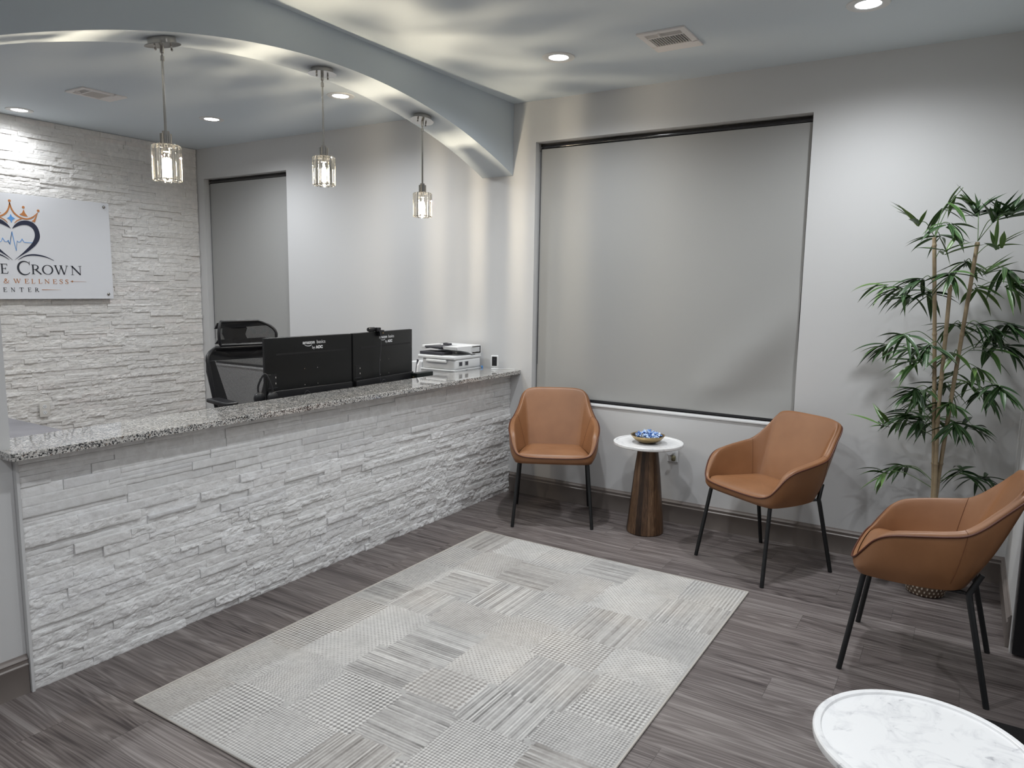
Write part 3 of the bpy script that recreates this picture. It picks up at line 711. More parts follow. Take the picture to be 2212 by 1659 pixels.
# ------------------------------------------------------------------ leather tub chairs
def tub_chair(label, cx, cy, rz):
    t = thing('tub_chair', label, 'chair', (cx, cy, 0), rz, 'cognac leather tub chairs')
    R = [(0, .272, .493), (.12, .270, .494), (.21, .262, .500), (.258, .243, .520), (.285, .212, .566), (.303, .172, .618), (.315, .115, .651), (.320, .01, .672), (.315, -.09, .688), (.302, -.155, .703), (.284, -.208, .738), (.267, -.255, .783), (.253, -.303, .832), (.227, -.338, .866), (.165, -.354, .881), (.08, -.361, .884), (0, -.362, .884)]
    B = [(0, .244, .446), (.12, .243, .446), (.205, .238, .446), (.252, .224, .447), (.268, .192, .447), (.275, .150, .447), (.279, .10, .447), (.279, .02, .448), (.272, -.05, .449), (.261, -.10, .451), (.247, -.125, .452), (.232, -.140, .453), (.218, -.152, .454), (.195, -.162, .455), (.145, -.172, .456), (.07, -.178, .456), (0, -.180, .456)]
    I = [(0, .256, .503), (.12, .254, .503), (.205, .247, .504), (.240, .228, .508), (.250, .195, .506), (.248, .155, .503), (.243, .10, .500), (.232, .02, .498), (.219, -.05, .497), (.209, -.095, .497), (.202, -.115, .497), (.193, -.128, .497), (.182, -.136, .497), (.158, -.143, .497), (.110, -.149, .497), (.055, -.152, .497), (0, -.153, .497)]
    def loop(Hf): return np.array(Hf+[(-x, y, z) for x, y, z in Hf[-2:0:-1]])
    n0 = len(R)*2-2; per = 4; ts = np.arange(n0*per)/per
    R_, B_, I_ = (cr_spline(loop(q), ts) for q in (R, B, I)); N = len(ts)
    tan = np.roll(R_, -1, 0)-np.roll(R_, 1, 0); tan[:, 2] = 0; tan /= np.linalg.norm(tan, axis=1)[:, None]
    cen = np.array([0, 0, 0]); nn = np.stack([-tan[:, 1], tan[:, 0], np.zeros(N)], 1)
    sgn = np.sign(((I_-R_)*nn).sum(1)); sgn[sgn == 0] = 1; nn *= np.median(sgn)
    # direction to the inside: blend toward the actual inner curve for a smooth roll
    dI = I_-R_; dI[:, 2] = 0; dI /= np.maximum(np.linalg.norm(dI, axis=1), 1e-6)[:, None]; nn = nn*.5+dI*.5
    tall = np.clip((R_[:, 2]-.50)/.12, 0, 1)[:, None]; up_ = np.array([0, 0, 1.0])
    P5 = R_+nn*(.006+.012*tall)+up_*(.004+.010*tall); P6 = R_+nn*(.012+.025*tall)+up_*(.006+.003*tall)
    mid = lambda k: P6+(I_-P6)*k+nn*0
    P7 = mid(.42)+nn*(.004*tall); P8 = mid(.80)+nn*(.002*tall)
    P2 = B_+(R_-B_)*.33-nn*(.010+.006*tall); P3 = B_+(R_-B_)*.70-nn*(.006+.006*tall)
    Pm = B_*np.array([.80, .80, 1])+np.array([0, .005, -.004])
    rows = [Pm, B_, P2, P3, R_, P5, P6, P7, P8, I_]
    # smooth across rows
    fine = []
    for i in range(1, len(rows)-1):
        a, b, c, d = rows[max(i-1, 1)], rows[i], rows[i+1], rows[min(i+2, len(rows)-1)]
        for f in (0, .25, .5, .75): fine.append(.5*((2*b)+(c-a)*f+(2*a-5*b+4*c-d)*f*f+(3*b-a-3*c+d)*f**3))
    fine.append(rows[-1]); fine = [Pm]+fine; iR = 1+3*4
    V = np.array(fine); m_ = len(fine); vs = V.reshape(-1, 3).tolist(); fs = []
    for i in range(m_-1):
        for j in range(N): fs.append((i*N+j, i*N+(j+1) % N, (i+1)*N+(j+1) % N, (i+1)*N+j))
    fs.append(tuple(range(N)))
    MB().add(vs, fs).build('upholstered_shell', M_leather, t, 50)
    # seat pad
    ctr = np.array([0, .04, .505]); rings = [(0, -.008), (.03, .004), (.10, .013), (.25, .018), (.5, .019), (.8, .017)]
    vs = []; fs = []
    for s, dz in rings:
        q = I_+(ctr-I_)*s; q[:, 2] += dz; vs += q.tolist()
    k = len(rings)
    for i in range(k-1):
        for j in range(N): fs.append((i*N+j, i*N+(j+1) % N, (i+1)*N+(j+1) % N, (i+1)*N+j))
    vs.append((ctr+[0, 0, .016]).tolist()); c_ = len(vs)-1
    for j in range(N): fs.append(((k-1)*N+j, (k-1)*N+(j+1) % N, c_))
    MB().add(vs, fs).build('seat', M_leather, t, 60)
    MB().tube([tuple(p-q_*.0036) for p, q_ in zip(R_+up_*.0012, nn)], .0040, 8, True).build('piping', M_piping, t, 60)
    for j in (9*per, N-9*per):
        MB().tube([tuple(V[i, j]+nn[j]*.0006*(1 if i > iR else -1)) for i in range(3, m_-1)], .0013, 6).build('seam', M_seam, t)
    for s in (-1, 1):
        MB().tube([(s*.236, .205, .452), (s*.240, .212, .430), (s*.276, .275, .0)], .0118, 16).build('leg', M_blackmetal, t, 50)
        MB().tube([(s*.225, -.217, .532), (s*.230, -.198, .490), (s*.237, -.179, .448), (s*.243, -.182, .425), (s*.276, -.275, 0)], [.011, .0118, .0125, .0125, .0118], 16).build('leg', M_blackmetal, t, 50)
    fr = MB()
    for s in (-1, 1): fr.box(s*.215-.012, s*.215+.012, -.16, .20, .436, .446, .002)
    fr.box(-.215, .215, .12, .145, .434, .444, .002).box(-.215, .215, -.13, -.105, .434, .444, .002)
    for s in (-1, 1): fr.tube([(s*.215, -.145, .441), (s*.236, -.176, .445)], .008, 8)
    fr.build('under_frame', M_blackmetal, t)
    return t
def yaw_of(fx, fy): return math.atan2(fy, fx)-PI/2
a1_ = yaw_of(.48, -.877)
ch = tub_chair('cognac leather tub chair beside the reception counter, left of the small table', .744-.275*.48-.012*.48+.012, -.6125+.275*.877-.02, a1_)
copy_tree(ch, (1.985+.275*.52, -.705+.275*.855, 0), yaw_of(-.52, -.855), 'cognac leather tub chair under the window corner, between the small table and the bamboo')
copy_tree(ch, (2.7275+.275, -1.286, 0), yaw_of(-1, .02), 'cognac leather tub chair nearest the camera at the right edge, seen from its side')

# ------------------------------------------------------------------ round marble side tables
def side_table(label, x, y):
    t = thing('side_table', label, 'side table', (x, y, 0), 0, 'round marble topped side tables')
    zt = .632
    MB().lathe([(.0001, zt-.006), (.2155, zt-.006), (.2165, zt-.0045), (.2175, zt-.0005), (.2190, zt), (.231, zt), (.2345, zt-.003), (.2355, zt-.009), (.2345, zt-.018), (.229, zt-.023), (.0001, zt-.023)], 96).build('marble_top', M_marble, t, 35)
    MB().lathe([(.0001, zt-.023), (.105, zt-.023), (.108, zt-.026), (.105, zt-.029), (.0001, zt-.029)], 48).build('mounting_disc', M_bronze, t, 40)
    b = MB(); n = 18; vs = []; fs = []
    prof = [(.122, 0), (.126, .006), (.1255, .03), (.116, .13), (.103, .27), (.089, .42), (.074, .54), (.066, zt-.03)]
    for k in range(n):
        for da, s in ((.012, .9925), (.05, 1), (2*PI/n-.05, 1), (2*PI/n-.012, .9925)):
            a = 2*PI*k/n+da
            for r, z in prof:
                rr = r*math.cos(PI/n)/max(math.cos(da-PI/n), .9)*s; vs.append((rr*math.cos(a), rr*math.sin(a), z))
    m_ = len(prof); q = 4*n
    for i in range(q):
        j = (i+1) % q
        for k in range(m_-1): fs.append((i*m_+k, j*m_+k, j*m_+k+1, i*m_+k+1))
    fs.append(tuple(i*m_ for i in range(q))[::-1]); fs.append(tuple(i*m_+m_-1 for i in range(q)))
    b.add(vs, fs).build('staved_base', M_wood, t, 20)
    return t
st = side_table('round marble table with wooden cone base between two chairs, holding a candy bowl', 1.308, -.315)
copy_tree(st, (3.078, -3.095, 0), .4, 'round white marble table top at the bottom right corner of the picture')
bw = thing('candy_bowl', 'small brass bowl filled with blue wrapped candies on the marble table', 'bowl', (1.308, -.33, .626))
MB().lathe([(.0001, 0), (.042, 0), (.062, .006), (.088, .022), (.106, .040), (.114, .052), (.116, .054), (.113, .0545), (.108, .050)], 64, cap=False).build('outer_shell', M_gold, bw, 60)
MB().lathe([(.1135, .054), (.108, .049), (.100, .036), (.084, .022), (.060, .010), (.0001, .006)], 64, cap=False).build('bowl_inside', M_bronze, bw, 60)
def candy(i, x, y, z, rx, ry, rz):
    b = MB(); vs = []; fs = []; n = 8
    prof = [(.012, -.021), (.009, -.019), (.0035, -.0125), (.0075, -.009), (.0095, -.002), (.009, .005), (.0035, .0125), (.009, .019), (.012, .021)]
    for k, (r, h) in enumerate(prof):
        for a in range(n):
            q = r*(1+.28*rnd.uniform(-1, 1)); fl = .55 if abs(h) > .015 else 1
            vs.append((q*math.cos(2*PI*a/n), h+.002*rnd.uniform(-1, 1), q*fl*math.sin(2*PI*a/n)))
    for k in range(len(prof)-1):
        for a in range(n): fs.append((k*n+a, k*n+(a+1) % n, (k+1)*n+(a+1) % n, (k+1)*n+a))
    b.add(vs, fs)
    o = b.build('wrapped_candy', M_candy[i % 3], None, 0, (x, y, z)); o.rotation_euler = (rx, ry, rz)
    tag(o, 'shiny blue and white wrapped candy in the pile inside the brass bowl', 'candy', 'wrapped candies in the brass bowl'); return o
k = 0
for ring, nn_, zz in ((.074, 15, .052), (.048, 11, .062), (.024, 7, .070), (.0, 2, .079), (.060, 11, .040), (.03, 8, .048)):
    for j in range(nn_):
        a = 2*PI*j/nn_+rnd.random()*.5; r_ = ring+rnd.uniform(-.005, .005)
        candy(k, 1.308+r_*math.cos(a), -.33+r_*math.sin(a), .626+zz+rnd.uniform(-.003, .004), rnd.uniform(-.7, .7), rnd.uniform(-.5, .5), rnd.uniform(0, PI)); k += 1

# ------------------------------------------------------------------ rug
def make_rug():
    x0, x1, y0, y1 = .413, 2.176, -3.419, -.966; st_ = .0031
    nx = int((x1-x0)/st_); ny = int((y1-y0)/st_)
    x = np.linspace(x0, x1, nx)[:, None]*np.ones(ny)[None]; y = np.linspace(y0, y1, ny)[None]*np.ones(nx)[:, None]
    U, Vv = x-x0, y-y0
    rs = np.random.RandomState(8); rr = random.Random(4)
    v = np.full(U.shape, .5); wm = np.zeros(U.shape)
    n1 = vnoise(U, Vv, 31, ((3, 3, 1), (8, 8, .6))); n2 = vnoise(U, Vv, 33, ((5, 5, 1), (17, 17, .6)))
    n3 = vnoise(U, Vv, 35, ((40, 40, 1), (110, 110, 1)))
    def stripes(a, b, seed):   # streaky yarn lines across b, running along a
        q = vnoise(a*.045, b, seed, ((28, 100, 1.2), (60, 210, 1.0)))
        s = .5+.5*np.sin(b*2*PI/.0145); return .42+.42*(s-.5)+.55*q
    def checks(a, b, p, rot=True):
        if rot: a, b = (a+b)*.7071, (a-b)*.7071
        return .5+.5*np.tanh(3.2*np.sin(a*PI/p)*np.sin(b*PI/p))
    def weave(a, b, p):
        i = np.floor(a/p).astype(int); j = np.floor(b/p).astype(int); fa = a/p-i; fb = b/p-j
        par = ((i+j) % 2 == 0); s1 = np.abs(np.sin(fa*PI*2)); s2 = np.abs(np.sin(fb*PI*2)); return np.where(par, s1, s2)*.75+.1
    def dots(a, b, p): return .78-.62*np.clip((np.cos(a*2*PI/p)*np.cos(b*2*PI/p)-.25)*2.2, 0, 1)
    def scales(a, b, p): return .5+.45*np.sin(a*2*PI/p+1.2*np.sin(b*2*PI/(p*1.6)))*np.cos(b*2*PI/(p*.9))
    # cells
    xs = [0, .22, .50, .82, 1.10, 1.42, 1.763]; ys = [0, .30, .62, .86, 1.20, 1.46, 1.80, 2.12, 2.453]
    kinds = ['weave', 'checks', 'sx', 'dots', 'sy', 'scales', 'lattice']
    tab = ['weave', 'checks', 'lattice', 'sy', 'checks', 'weave',
           'weave', 'scales', 'checks', 'sx', 'lattice', 'sx',
           'checks', 'dots', 'sx', 'checks', 'sy', 'lattice',
           'checks', 'dots', 'sx', 'dots', 'sy', 'checks',
           'sx', 'sy', 'lattice', 'scales', 'checks', 'dots',
           'weave', 'sx', 'sy', 'checks', 'sy', 'lattice',
           'checks', 'scales', 'sx', 'lattice', 'dots', 'sy',
           'sy', 'dots', 'checks', 'sx', 'dots', 'checks']
    for j in range(8):
        for i in range(6):
            ox = rr.uniform(-.05, .05) if j % 2 else 0
            a0, a1, b0, b1 = xs[i]+(.04 if j % 2 and i else 0), xs[i+1]+(.04 if j % 2 and i < 5 else 0), ys[j]+(.03 if i % 2 and j else 0), ys[j+1]+(.03 if i % 2 and j < 7 else 0)
            wu = U+.012*n3; wv_ = Vv+.012*np.roll(n3, 50)
            mk = (wu >= a0 if i else wu > -1) & (wu < a1+.001 if i < 5 else wu < 9) & (wv_ >= b0 if j else wv_ > -1) & (wv_ < b1+.001 if j < 7 else wv_ < 9); kd = tab[j*6+i]
            if kd == 'weave': q = weave(U, Vv, .026)
            elif kd == 'checks': q = checks(U, Vv, rr.choice((.0135, .016)))
            elif kd == 'sx': q = stripes(U, Vv, 41+i)
            elif kd == 'sy': q = stripes(Vv, U, 51+j)
            elif kd == 'dots': q = dots(U, Vv, .024)
            elif kd == 'scales': q = scales(U, Vv, .017)
            else: q = checks(U, Vv, .0095)*.8+.1
            v = np.where(mk, q, v)
            wm = np.where(mk, (.55 if rr.random() < .35 else .1), wm)
    contrast = np.clip(.68+.8*n2, .18, 1.15); bright = .62+.18*n1
    v = bright+(v-.5)*contrast*.85+.10*n3
    wm = np.clip(wm*.6+.55*np.clip(n1*1.6+.05, 0, 1), 0, .8)
    bd = np.minimum(np.minimum(U, x1-x0-U), np.minimum(Vv, y1-y0-Vv))
    v = np.where(bd < .012, .62, v); Z = .0075+.0016*np.clip(v, 0, 1)-.004*np.exp(-bd/.006)
    r = grid_obj('area_rug', x, y, Z, M_rug, {'yarn': np.clip(v, 0, 1), 'warm': wm})
    tag(r, 'pale grey patchwork area rug lying in front of the reception counter', 'rug')
    b = MB(); c = [(x0, y0), (x1, y0), (x1, y1), (x0, y1)]
    b.tube([(p[0], p[1], .0052) for p in c], .005, 8, True)
    b.box(x0, x1, y0, y1, .0006, .004); b.build('bound_edge', M_bind, r)
make_rug()
# black door mat, right edge
mt = MB().box(3.14, 3.95, -2.75, -1.665, .0005, .009, .003)
tag(mt.build('door_mat', M_mat), 'black door mat behind the marble table at the bottom right', 'door mat')

# ------------------------------------------------------------------ desk behind the counter
dk = thing('office_desk', 'grey laminate desk behind the counter, its return seen at the left', 'desk', (-.55, -1.8, 0))
MB().box(-.36, .32, -.878, 1.79, .722, .750, .003).box(-3.35, .32, -1.79, -.880, .722, .750, .003).build('desktop', M_desk, dk)
for x, y in ((.26, 1.7), (-.30, 1.7), (.26, -1.7), (-.30, -.95), (-3.2, -1.7), (-3.2, -.95)):
    MB().box(x-.025, x+.025, y-.025, y+.025, 0, .722).build('leg', M_greypl, dk)

# ------------------------------------------------------------------ text helper (sans lettering on the monitors)
def text_mesh(body, size, bold=0):
    cu = bpy.data.curves.new('lettering', 'FONT'); cu.body = body; cu.size = size; cu.extrude = .0004; cu.offset = bold
    o = bpy.data.objects.new('lettering', cu); COL.objects.link(o)
    dg = bpy.context.evaluated_depsgraph_get(); me = bpy.data.meshes.new_from_object(o.evaluated_get(dg))
    bpy.data.objects.remove(o); bpy.data.curves.remove(cu); return me
def text_obj(body, size, m, parent, loc, rot, bold=0):
    me = text_mesh(body, size, bold); me.materials.clear(); me.materials.append(m)
    o = bpy.data.objects.new('lettering', me); COL.objects.link(o); o.parent = parent; o.location = loc; o.rotation_euler = rot; return o
FACEX = (PI/2, 0, PI/2)    # text reading along +y, facing +x
def monitor(label, y0, y1, x0, x1):
    yc_, xc_ = (y0+y1)/2, (x0+x1)/2; wd = math.hypot(y1-y0, x1-x0); a = -math.atan2(x1-x0, y1-y0)
    t = thing('monitor', label, 'monitor', (xc_, yc_, .750), a, 'black computer monitors seen from behind')
    hw = wd/2-.003; zt, zb = .588, .170
    MB().box(-.012, .004, -hw, hw, zb, zt, .003).build('back_panel', M_monitor, t, 40)
    MB().box(-.020, -.012, -hw, hw, zb-.006, zt+.001, .002).build('screen', M_blackpl, t)
    MB().box(.004, .024, -hw+.01, hw-.01, zb, zb+.105, .004).build('rear_bulge', M_blackpl, t, 40)
    MB().box(.0036, .0052, -hw+.075, hw-.025, zt-.105, zt-.093).build('vent_slot', M_black, t)
    for yy in (-.05, .05):
        for zz in (.29, .39): MB().cyl((.003, yy, zz), (.0052, yy, zz), .003, seg=12).build('mount_screw', M_nickel, t)
    MB().box(.0038, .0058, -hw+.018, -hw+.075, zb+.125, zb+.205).build('port_recess', M_black, t)
    MB().box(.0055, .0066, -hw+.014, -hw+.079, zb+.121, zb+.124).build('recess_lip', M_greypl, t)
    for zz in (.15, .185): MB().box(.0058, .0068, -hw+.066, -hw+.069, zb+zz-.006, zb+zz+.004).build('usb_port', M_vent, t)
    MB().box(.024, .0248, .085, .145, zb+.018, zb+.042).build('rating_label', M_greypl, t)
    MB().box(.0246, .0254, .089, .141, zb+.021, zb+.030).build('barcode', M_ink, t)
    text_obj('amazon', .030, M_ink, t, (.0045, -.060, zt-.047), FACEX, .0006)
    text_obj('basics', .030, M_ink, t, (.0045, .046, zt-.047), FACEX)
    text_obj('by', .024, M_ink, t, (.0045, .010, zt-.078), FACEX)
    text_obj('AOC', .024, M_ink, t, (.0045, .040, zt-.078), FACEX, .0016)
    sm = MB(); ribbon(sm, [(-.048, zt-.051), (-.030, zt-.059), (-.008, zt-.060), (.008, zt-.054)], [.001, .0035, .004, .003], h=(.0042, .0050), per=4); sm.build('smile_mark', M_ink, t)
    MB().box(-.02, .03, -.035, .035, .012, zb+.06, .005).box(-.11, .11, -.13, .13, 0, .012, .004).build('stand', M_blackpl, t, 40)
    MB().tube(cr_open([(.026, -.09, zb+.03), (.045, -.075, zb+.085), (.05, -.05, zb+.075), (.045, -.035, zb+.03), (.05, -.02, -.0+.03)], 6), .0022, 8).build('cable', M_greypl, t, 60)
    return t
monitor('black monitor seen from behind, the left of the two and beside the office chair', -2.113, -1.447, -.372, -.335)
monitor('black monitor seen from behind, the right of the two with a webcam on top', -1.437, -.745, -.335, -.410)
wc = thing('webcam', 'small black webcam with a hanging cable clipped on the right monitor', 'webcam', (-.36, -1.14, 1.338))
MB().lathe([(.0001, -.048), (.013, -.046), (.016, -.036), (.016, .012), (.012, .018), (.0001, .018)], 24, (-.004, -.070, .018), 'y').build('camera_barrel', M_blackpl, wc, 40)
MB().box(-.02, .022, -.056, -.016, .004, .030, .004).build('camera_body', M_blackpl, wc, 40)
MB().box(-.022, .026, -.030, .014, -.030, .012, .004).build('clip', M_blackpl, wc, 40)
MB().box(.0255, .0268, -.005, .004, -.012, -.004).build('indicator', M_gold, wc)
MB().tube(cr_open([(.010, -.068, .028), (.030, -.052, .024), (.036, -.034, -.03), (.040, -.038, -.12), (.036, -.050, -.22), (.040, -.048, -.33), (.042, -.04, -.42), (.045, -.04, -.58)], 6), .0019, 8).build('cable', M_greypl, wc, 60)
hd = thing('headset', 'black headset with microphone hanging at the left edge of the left monitor', 'headset', (-.34, -2.135, 1.13))
MB().tube(cr_open([(-.02, -.030, -.125), (-.025, -.034, -.07), (-.008, -.018, -.012), (0, .0, .004), (.012, .016, -.03), (.02, .030, -.085), (.02, .030, -.125)], 6), .006, 10).build('headband', M_blackpl, hd, 60)
for yy, xx in ((-.032, -.02), (.030, .02)):
    MB().lathe([(.0001, -.014), (.030, -.014), (.036, -.008), (.036, .004), (.030, .012), (.0001, .014)], 28, (xx+.004, yy, -.135), 'x').build('ear_cup', M_blackpl, hd, 50)
MB().tube([(.032, .034, -.11), (.036, .030, -.14), (.034, .022, -.175)], .0022, 8).build('microphone_boom', M_greypl, hd)
MB().tube([(0, .006, .001), (-.005, .028, -.006), (-.010, .045, -.006)], .004, 8).build('monitor_hook', M_blackpl, hd)
# small black device beside monitor
bx = thing('docking_station', 'low black box with small lights between the right monitor and printer', 'docking station', (-.345, -.705, .750))
MB().box(-.03, .03, -.095, .095, 0, .268, .004).build('case', mat('black green case', (.006, .010, .010), rough=.35), bx, 40)
MB().box(-.005, .005, -.105, -.095, .225, .245, .002).build('brass_plug', M_gold, bx)
for yy in (-.06, .07): MB().box(.030, .0308, yy-.01, yy+.01, .235, .238).build('marking', M_greypl, bx)
# papers in holder
pf = thing('file_holder', 'white papers standing in a grey holder behind the right monitor', 'paper holder', (-.50, -.605, .750))
MB().prism([(-.03, 0), (.03, 0), (.055, .335), (.030, .345), (-.012, .10)], -.004, .004, 'yz').build('side_plate', M_greypl, pf)
MB().prism([(-.028, .02), (.022, .02), (.045, .338), (.020, .30)], .005, .020, 'yz').build('papers', M_paper, pf)
wb = thing('label_printer', 'small white box with a square button standing left of the printer', 'label printer', (-.70, -.26, .750))
MB().box(-.06, .055, -.08, .08, 0, .298, .012).build('case', M_whitepl, wb, 40)
MB().box(-.012, .012, -.0815, -.080, .225, .255, .0005).build('button', M_greywh, wb)
# ------------------------------------------------------------------ printer
pr = thing('printer', 'white multifunction printer with dark paper tray behind the counter', 'printer', (-.448, -.22, .750))
MB().box(-.178, .180, -.175, .172, 0, .255, .018).build('lower_body', M_greywh, pr, 40)
MB().box(-.165, .180, -.180, .172, .245, .258, .004).box(-.155, .178, -.168, .172, .258, .338, .016).build('upper_body', M_whitepl, pr, 40)
for y in (-.105, -.025):
    MB().box(.1775, .1800, y-.026, y+.026, .283, .323, .0008).build('side_vent', M_greywh, pr)
    MB().box(.1790, .1806, y-.018, y+.022, .288, .318).build('vent_shadow', M_greypl, pr)
MB().box(.1795, .1808, -.12, -.07, .220, .224).box(.1795, .1808, .02, .07, .220, .224).box(.1795, .1808, -.035, -.010, .232, .250).build('side_slot', M_greypl, pr)
MB().box(-.185, .183, -.190, .174, .338, .366, .010).build('scanner_bed', M_whitepl, pr, 40)
MB().box(-.10, .10, -.192, -.172, .312, .334, .006).build('control_panel', M_whitepl, pr, 40)
MB().box(-.172, .05, -.178, -.04, .367, .392, .004).build('output_tray', M_greypl, pr, 40)
MB().prism([(-.168, .425), (-.165, .436), (.10, .428), (.10, .395), (-.02, .400)], -.130, .030, 'yz').xf(Matrix.Rotation(0, 4, 'Z')).build('paper_tray', M_greypl, pr, 40)
MB().prism([(-.160, .436), (.172, .436), (.172, .368), (.05, .368), (.0, .390), (-.150, .415)], .045, .183, 'yz').build('feeder_side', M_whitepl, pr, 30)
MB().box(-.165, -.125, -.160, .172, .412, .440, .006).box(-.165, .183, .04, .172, .367, .440, .008).build('feeder_cover', M_whitepl, pr, 40)
MB().box(-.060, .0, -.02, .02, .436, .450, .002).build('paper_guide', M_greypl, pr)
MB().box(.1830, .1845, .035, .150, .385, .425, .0008).build('side_hatch', M_greywh, pr)
MB().box(.1832, .1848, .03, .085, .3665, .3705).build('hinge_slot', M_black, pr)
MB().tube(cr_open([(.19, .16, .21), (.203, .17, .235), (.206, .15, .26), (.2, .15, .268), (.206, .165, .245), (.204, .16, .27)], 6), .004, 8).build('blue_cable', M_blue, pr, 60)
# ------------------------------------------------------------------ small camera on the counter
sc_ = thing('desk_camera', 'small white camera with black face on the far end of the countertop', 'camera', (-.105, -.085, 1.0035), .35)
MB().lathe([(.0001, 0), (.030, 0), (.031, .004), (.029, .009), (.0001, .010)], 32).build('base', M_whitepl, sc_, 40)
MB().cyl((0, 0, .009), (0, 0, .024), .006).build('stem', M_whitepl, sc_, 40)
MB().box(-.030, .030, -.012, .016, .020, .112, .007).build('case', M_whitepl, sc_, 40)
MB().box(-.020, .020, -.0135, -.012, .028, .102, .0005).build('face', M_blackpl, sc_)
MB().lathe([(.0001, -.0155), (.008, -.0155), (.008, -.0135)], 20, (0, 0, .078), 'y', False).build('lens', mat('lens glass', (.02, .02, .03), rough=.05, spec=1), sc_)
MB().tube(cr_open([(.020, .005, .005), (.05, .02, .003), (.10, .045, .003), (.16, .02, .003)], 6), .0022, 8).build('cable', M_whitepl, sc_, 60)

# ------------------------------------------------------------------ office chair
oc = thing('office_chair', 'black mesh office chair with headrest behind the monitors', 'office chair', (-1.05, -1.66, 0), -.18)
def panel(name, outline_fn, z0, z1, x_fn, m, th=.004, nz=24, ny=20, parent=oc):
    vs = []; fs = []
    for i in range(nz+1):
        z = z0+(z1-z0)*i/nz; a, b = outline_fn(z)
        for j in range(ny+1):
            y = a+(b-a)*j/ny; vs.append((x_fn(y, z), y, z))
    for i in range(nz):
        for j in range(ny): fs.append((i*(ny+1)+j, i*(ny+1)+j+1, (i+1)*(ny+1)+j+1, (i+1)*(ny+1)+j))
    return MB().add(vs, fs).build(name, m, parent, 60)
bx_ = lambda y, z: -.085-.16*(z-.55)**2-.05*(1-(y/.26)**2)+.03
def bout(z):
    k = (z-.60)/.62; h_ = .165+.105*math.sin(min(1, max(0, k))**.75*PI/2)
    if z > 1.14: h_ *= math.sqrt(max(.02, 1-((z-1.14)/.095)**2*.75))
    return (-h_, h_)
panel('back_mesh', bout, .62, 1.205, bx_, M_mesh)
fr = MB(); L_ = []; Rr = []
for i in range(25):
    z = .60+(1.215-.60)*i/24; a, b = bout(z); L_.append((bx_(a, z), a, z)); Rr.append((bx_(b, z), b, z))
fr.tube(L_+Rr[::-1], .014, 10, True).build('back_frame', M_blackpl, oc, 50)
# solid lower back and upper band
vb = MB()
vb.prism([(-.205, .66), (-.10, .745), (-.03, .80), (.09, .76), (.21, .70), (.20, .60), (-.19, .60)], -.125, -.112, 'yz')
for s in (-1, 1): vb.prism([(s*.175, .62), (s*.263, 1.06), (s*.262, 1.13), (s*.205, 1.13), (s*.085, .72)], -.150, -.138, 'yz')
vb.prism([(-.25, 1.13), (.25, 1.13), (.22, 1.185), (.13, 1.215), (-.13, 1.215), (-.22, 1.185)], -.172, -.160, 'yz')
vb.build('back_support', M_blackpl, oc)
hx_ = lambda y, z: -.115-.10*(1-(y/.21)**2)+.05
def hout(z):
    k = (z-1.235)/.165; k = min(1, max(0, k)); l_ = .205-.03*k**3; return (-l_*(1-.10*(1-k)**4), .215*math.sqrt(max(.05, 1-(max(0, k-.35)/.72)**2.2))*(1-.05*(1-k)**4))
panel('headrest_mesh', hout, 1.238, 1.395, hx_, M_mesh)
L_ = []; Rr = []
for i in range(19):
    z = 1.236+.160*i/18; a, b = hout(z); L_.append((hx_(a, z), a, z)); Rr.append((hx_(b, z), b, z))
MB().tube(L_+Rr[::-1], .010, 10, True).build('headrest_frame', M_blackpl, oc, 50)
hb = MB(); hb.prism([(-.10, 1.245), (.06, 1.245), (.035, 1.30), (.05, 1.345), (.02, 1.385), (-.12, 1.38), (-.13, 1.31)], -.178, -.168, 'yz')
hb.prism([(-.19, 1.345), (.19, 1.36), (.15, 1.388), (-.17, 1.385)], -.165, -.155, 'yz').prism([(-.19, 1.243), (.195, 1.243), (.18, 1.275), (-.17, 1.27)], -.165, -.155, 'yz')
hb.tube([(-.19, 0, 1.33), (-.20, 0, 1.22), (-.18, 0, 1.15)], .018, 10).build('headrest_support', M_blackpl, oc)
MB().box(-.14, .34, -.25, .25, .45, .52, .03).build('seat', M_mat, oc, 40)
MB().tube([(-.15, 0, .62), (-.17, 0, .48), (-.05, 0, .44)], .03, 12).build('spine', M_blackpl, oc, 50)
for s in (-1, 1):
    ar = MB().tube([(.06, s*.24, .46), (.06, s*.265, .50), (.06, s*.268, .86)], .016, 12)
    ar.build('armrest_post', M_blackpl, oc, 50)
    MB().box(-.06, .22, s*.268-.045, s*.268+.045, .865, .893, .012).build('armrest_pad', M_greypl if 0 else M_blackpl, oc, 50)
MB().cyl((.08, 0, .07), (.08, 0, .45), .026).build('gas_lift', M_blackmetal, oc, 50)
for k in range(5):
    a = 2*PI*k/5; lg = MB().tube([(.08, 0, .10), (.08+.29*math.cos(a), .29*math.sin(a), .065)], [.026, .016], 10).build('base_arm', M_blackpl, oc, 50)
    MB().lathe([(.0001, -.022), (.027, -.022), (.027, .022), (.0001, .022)], 20, (.08+.29*math.cos(a), .29*math.sin(a), .028), 'y').build('caster', M_blackpl, oc, 50)

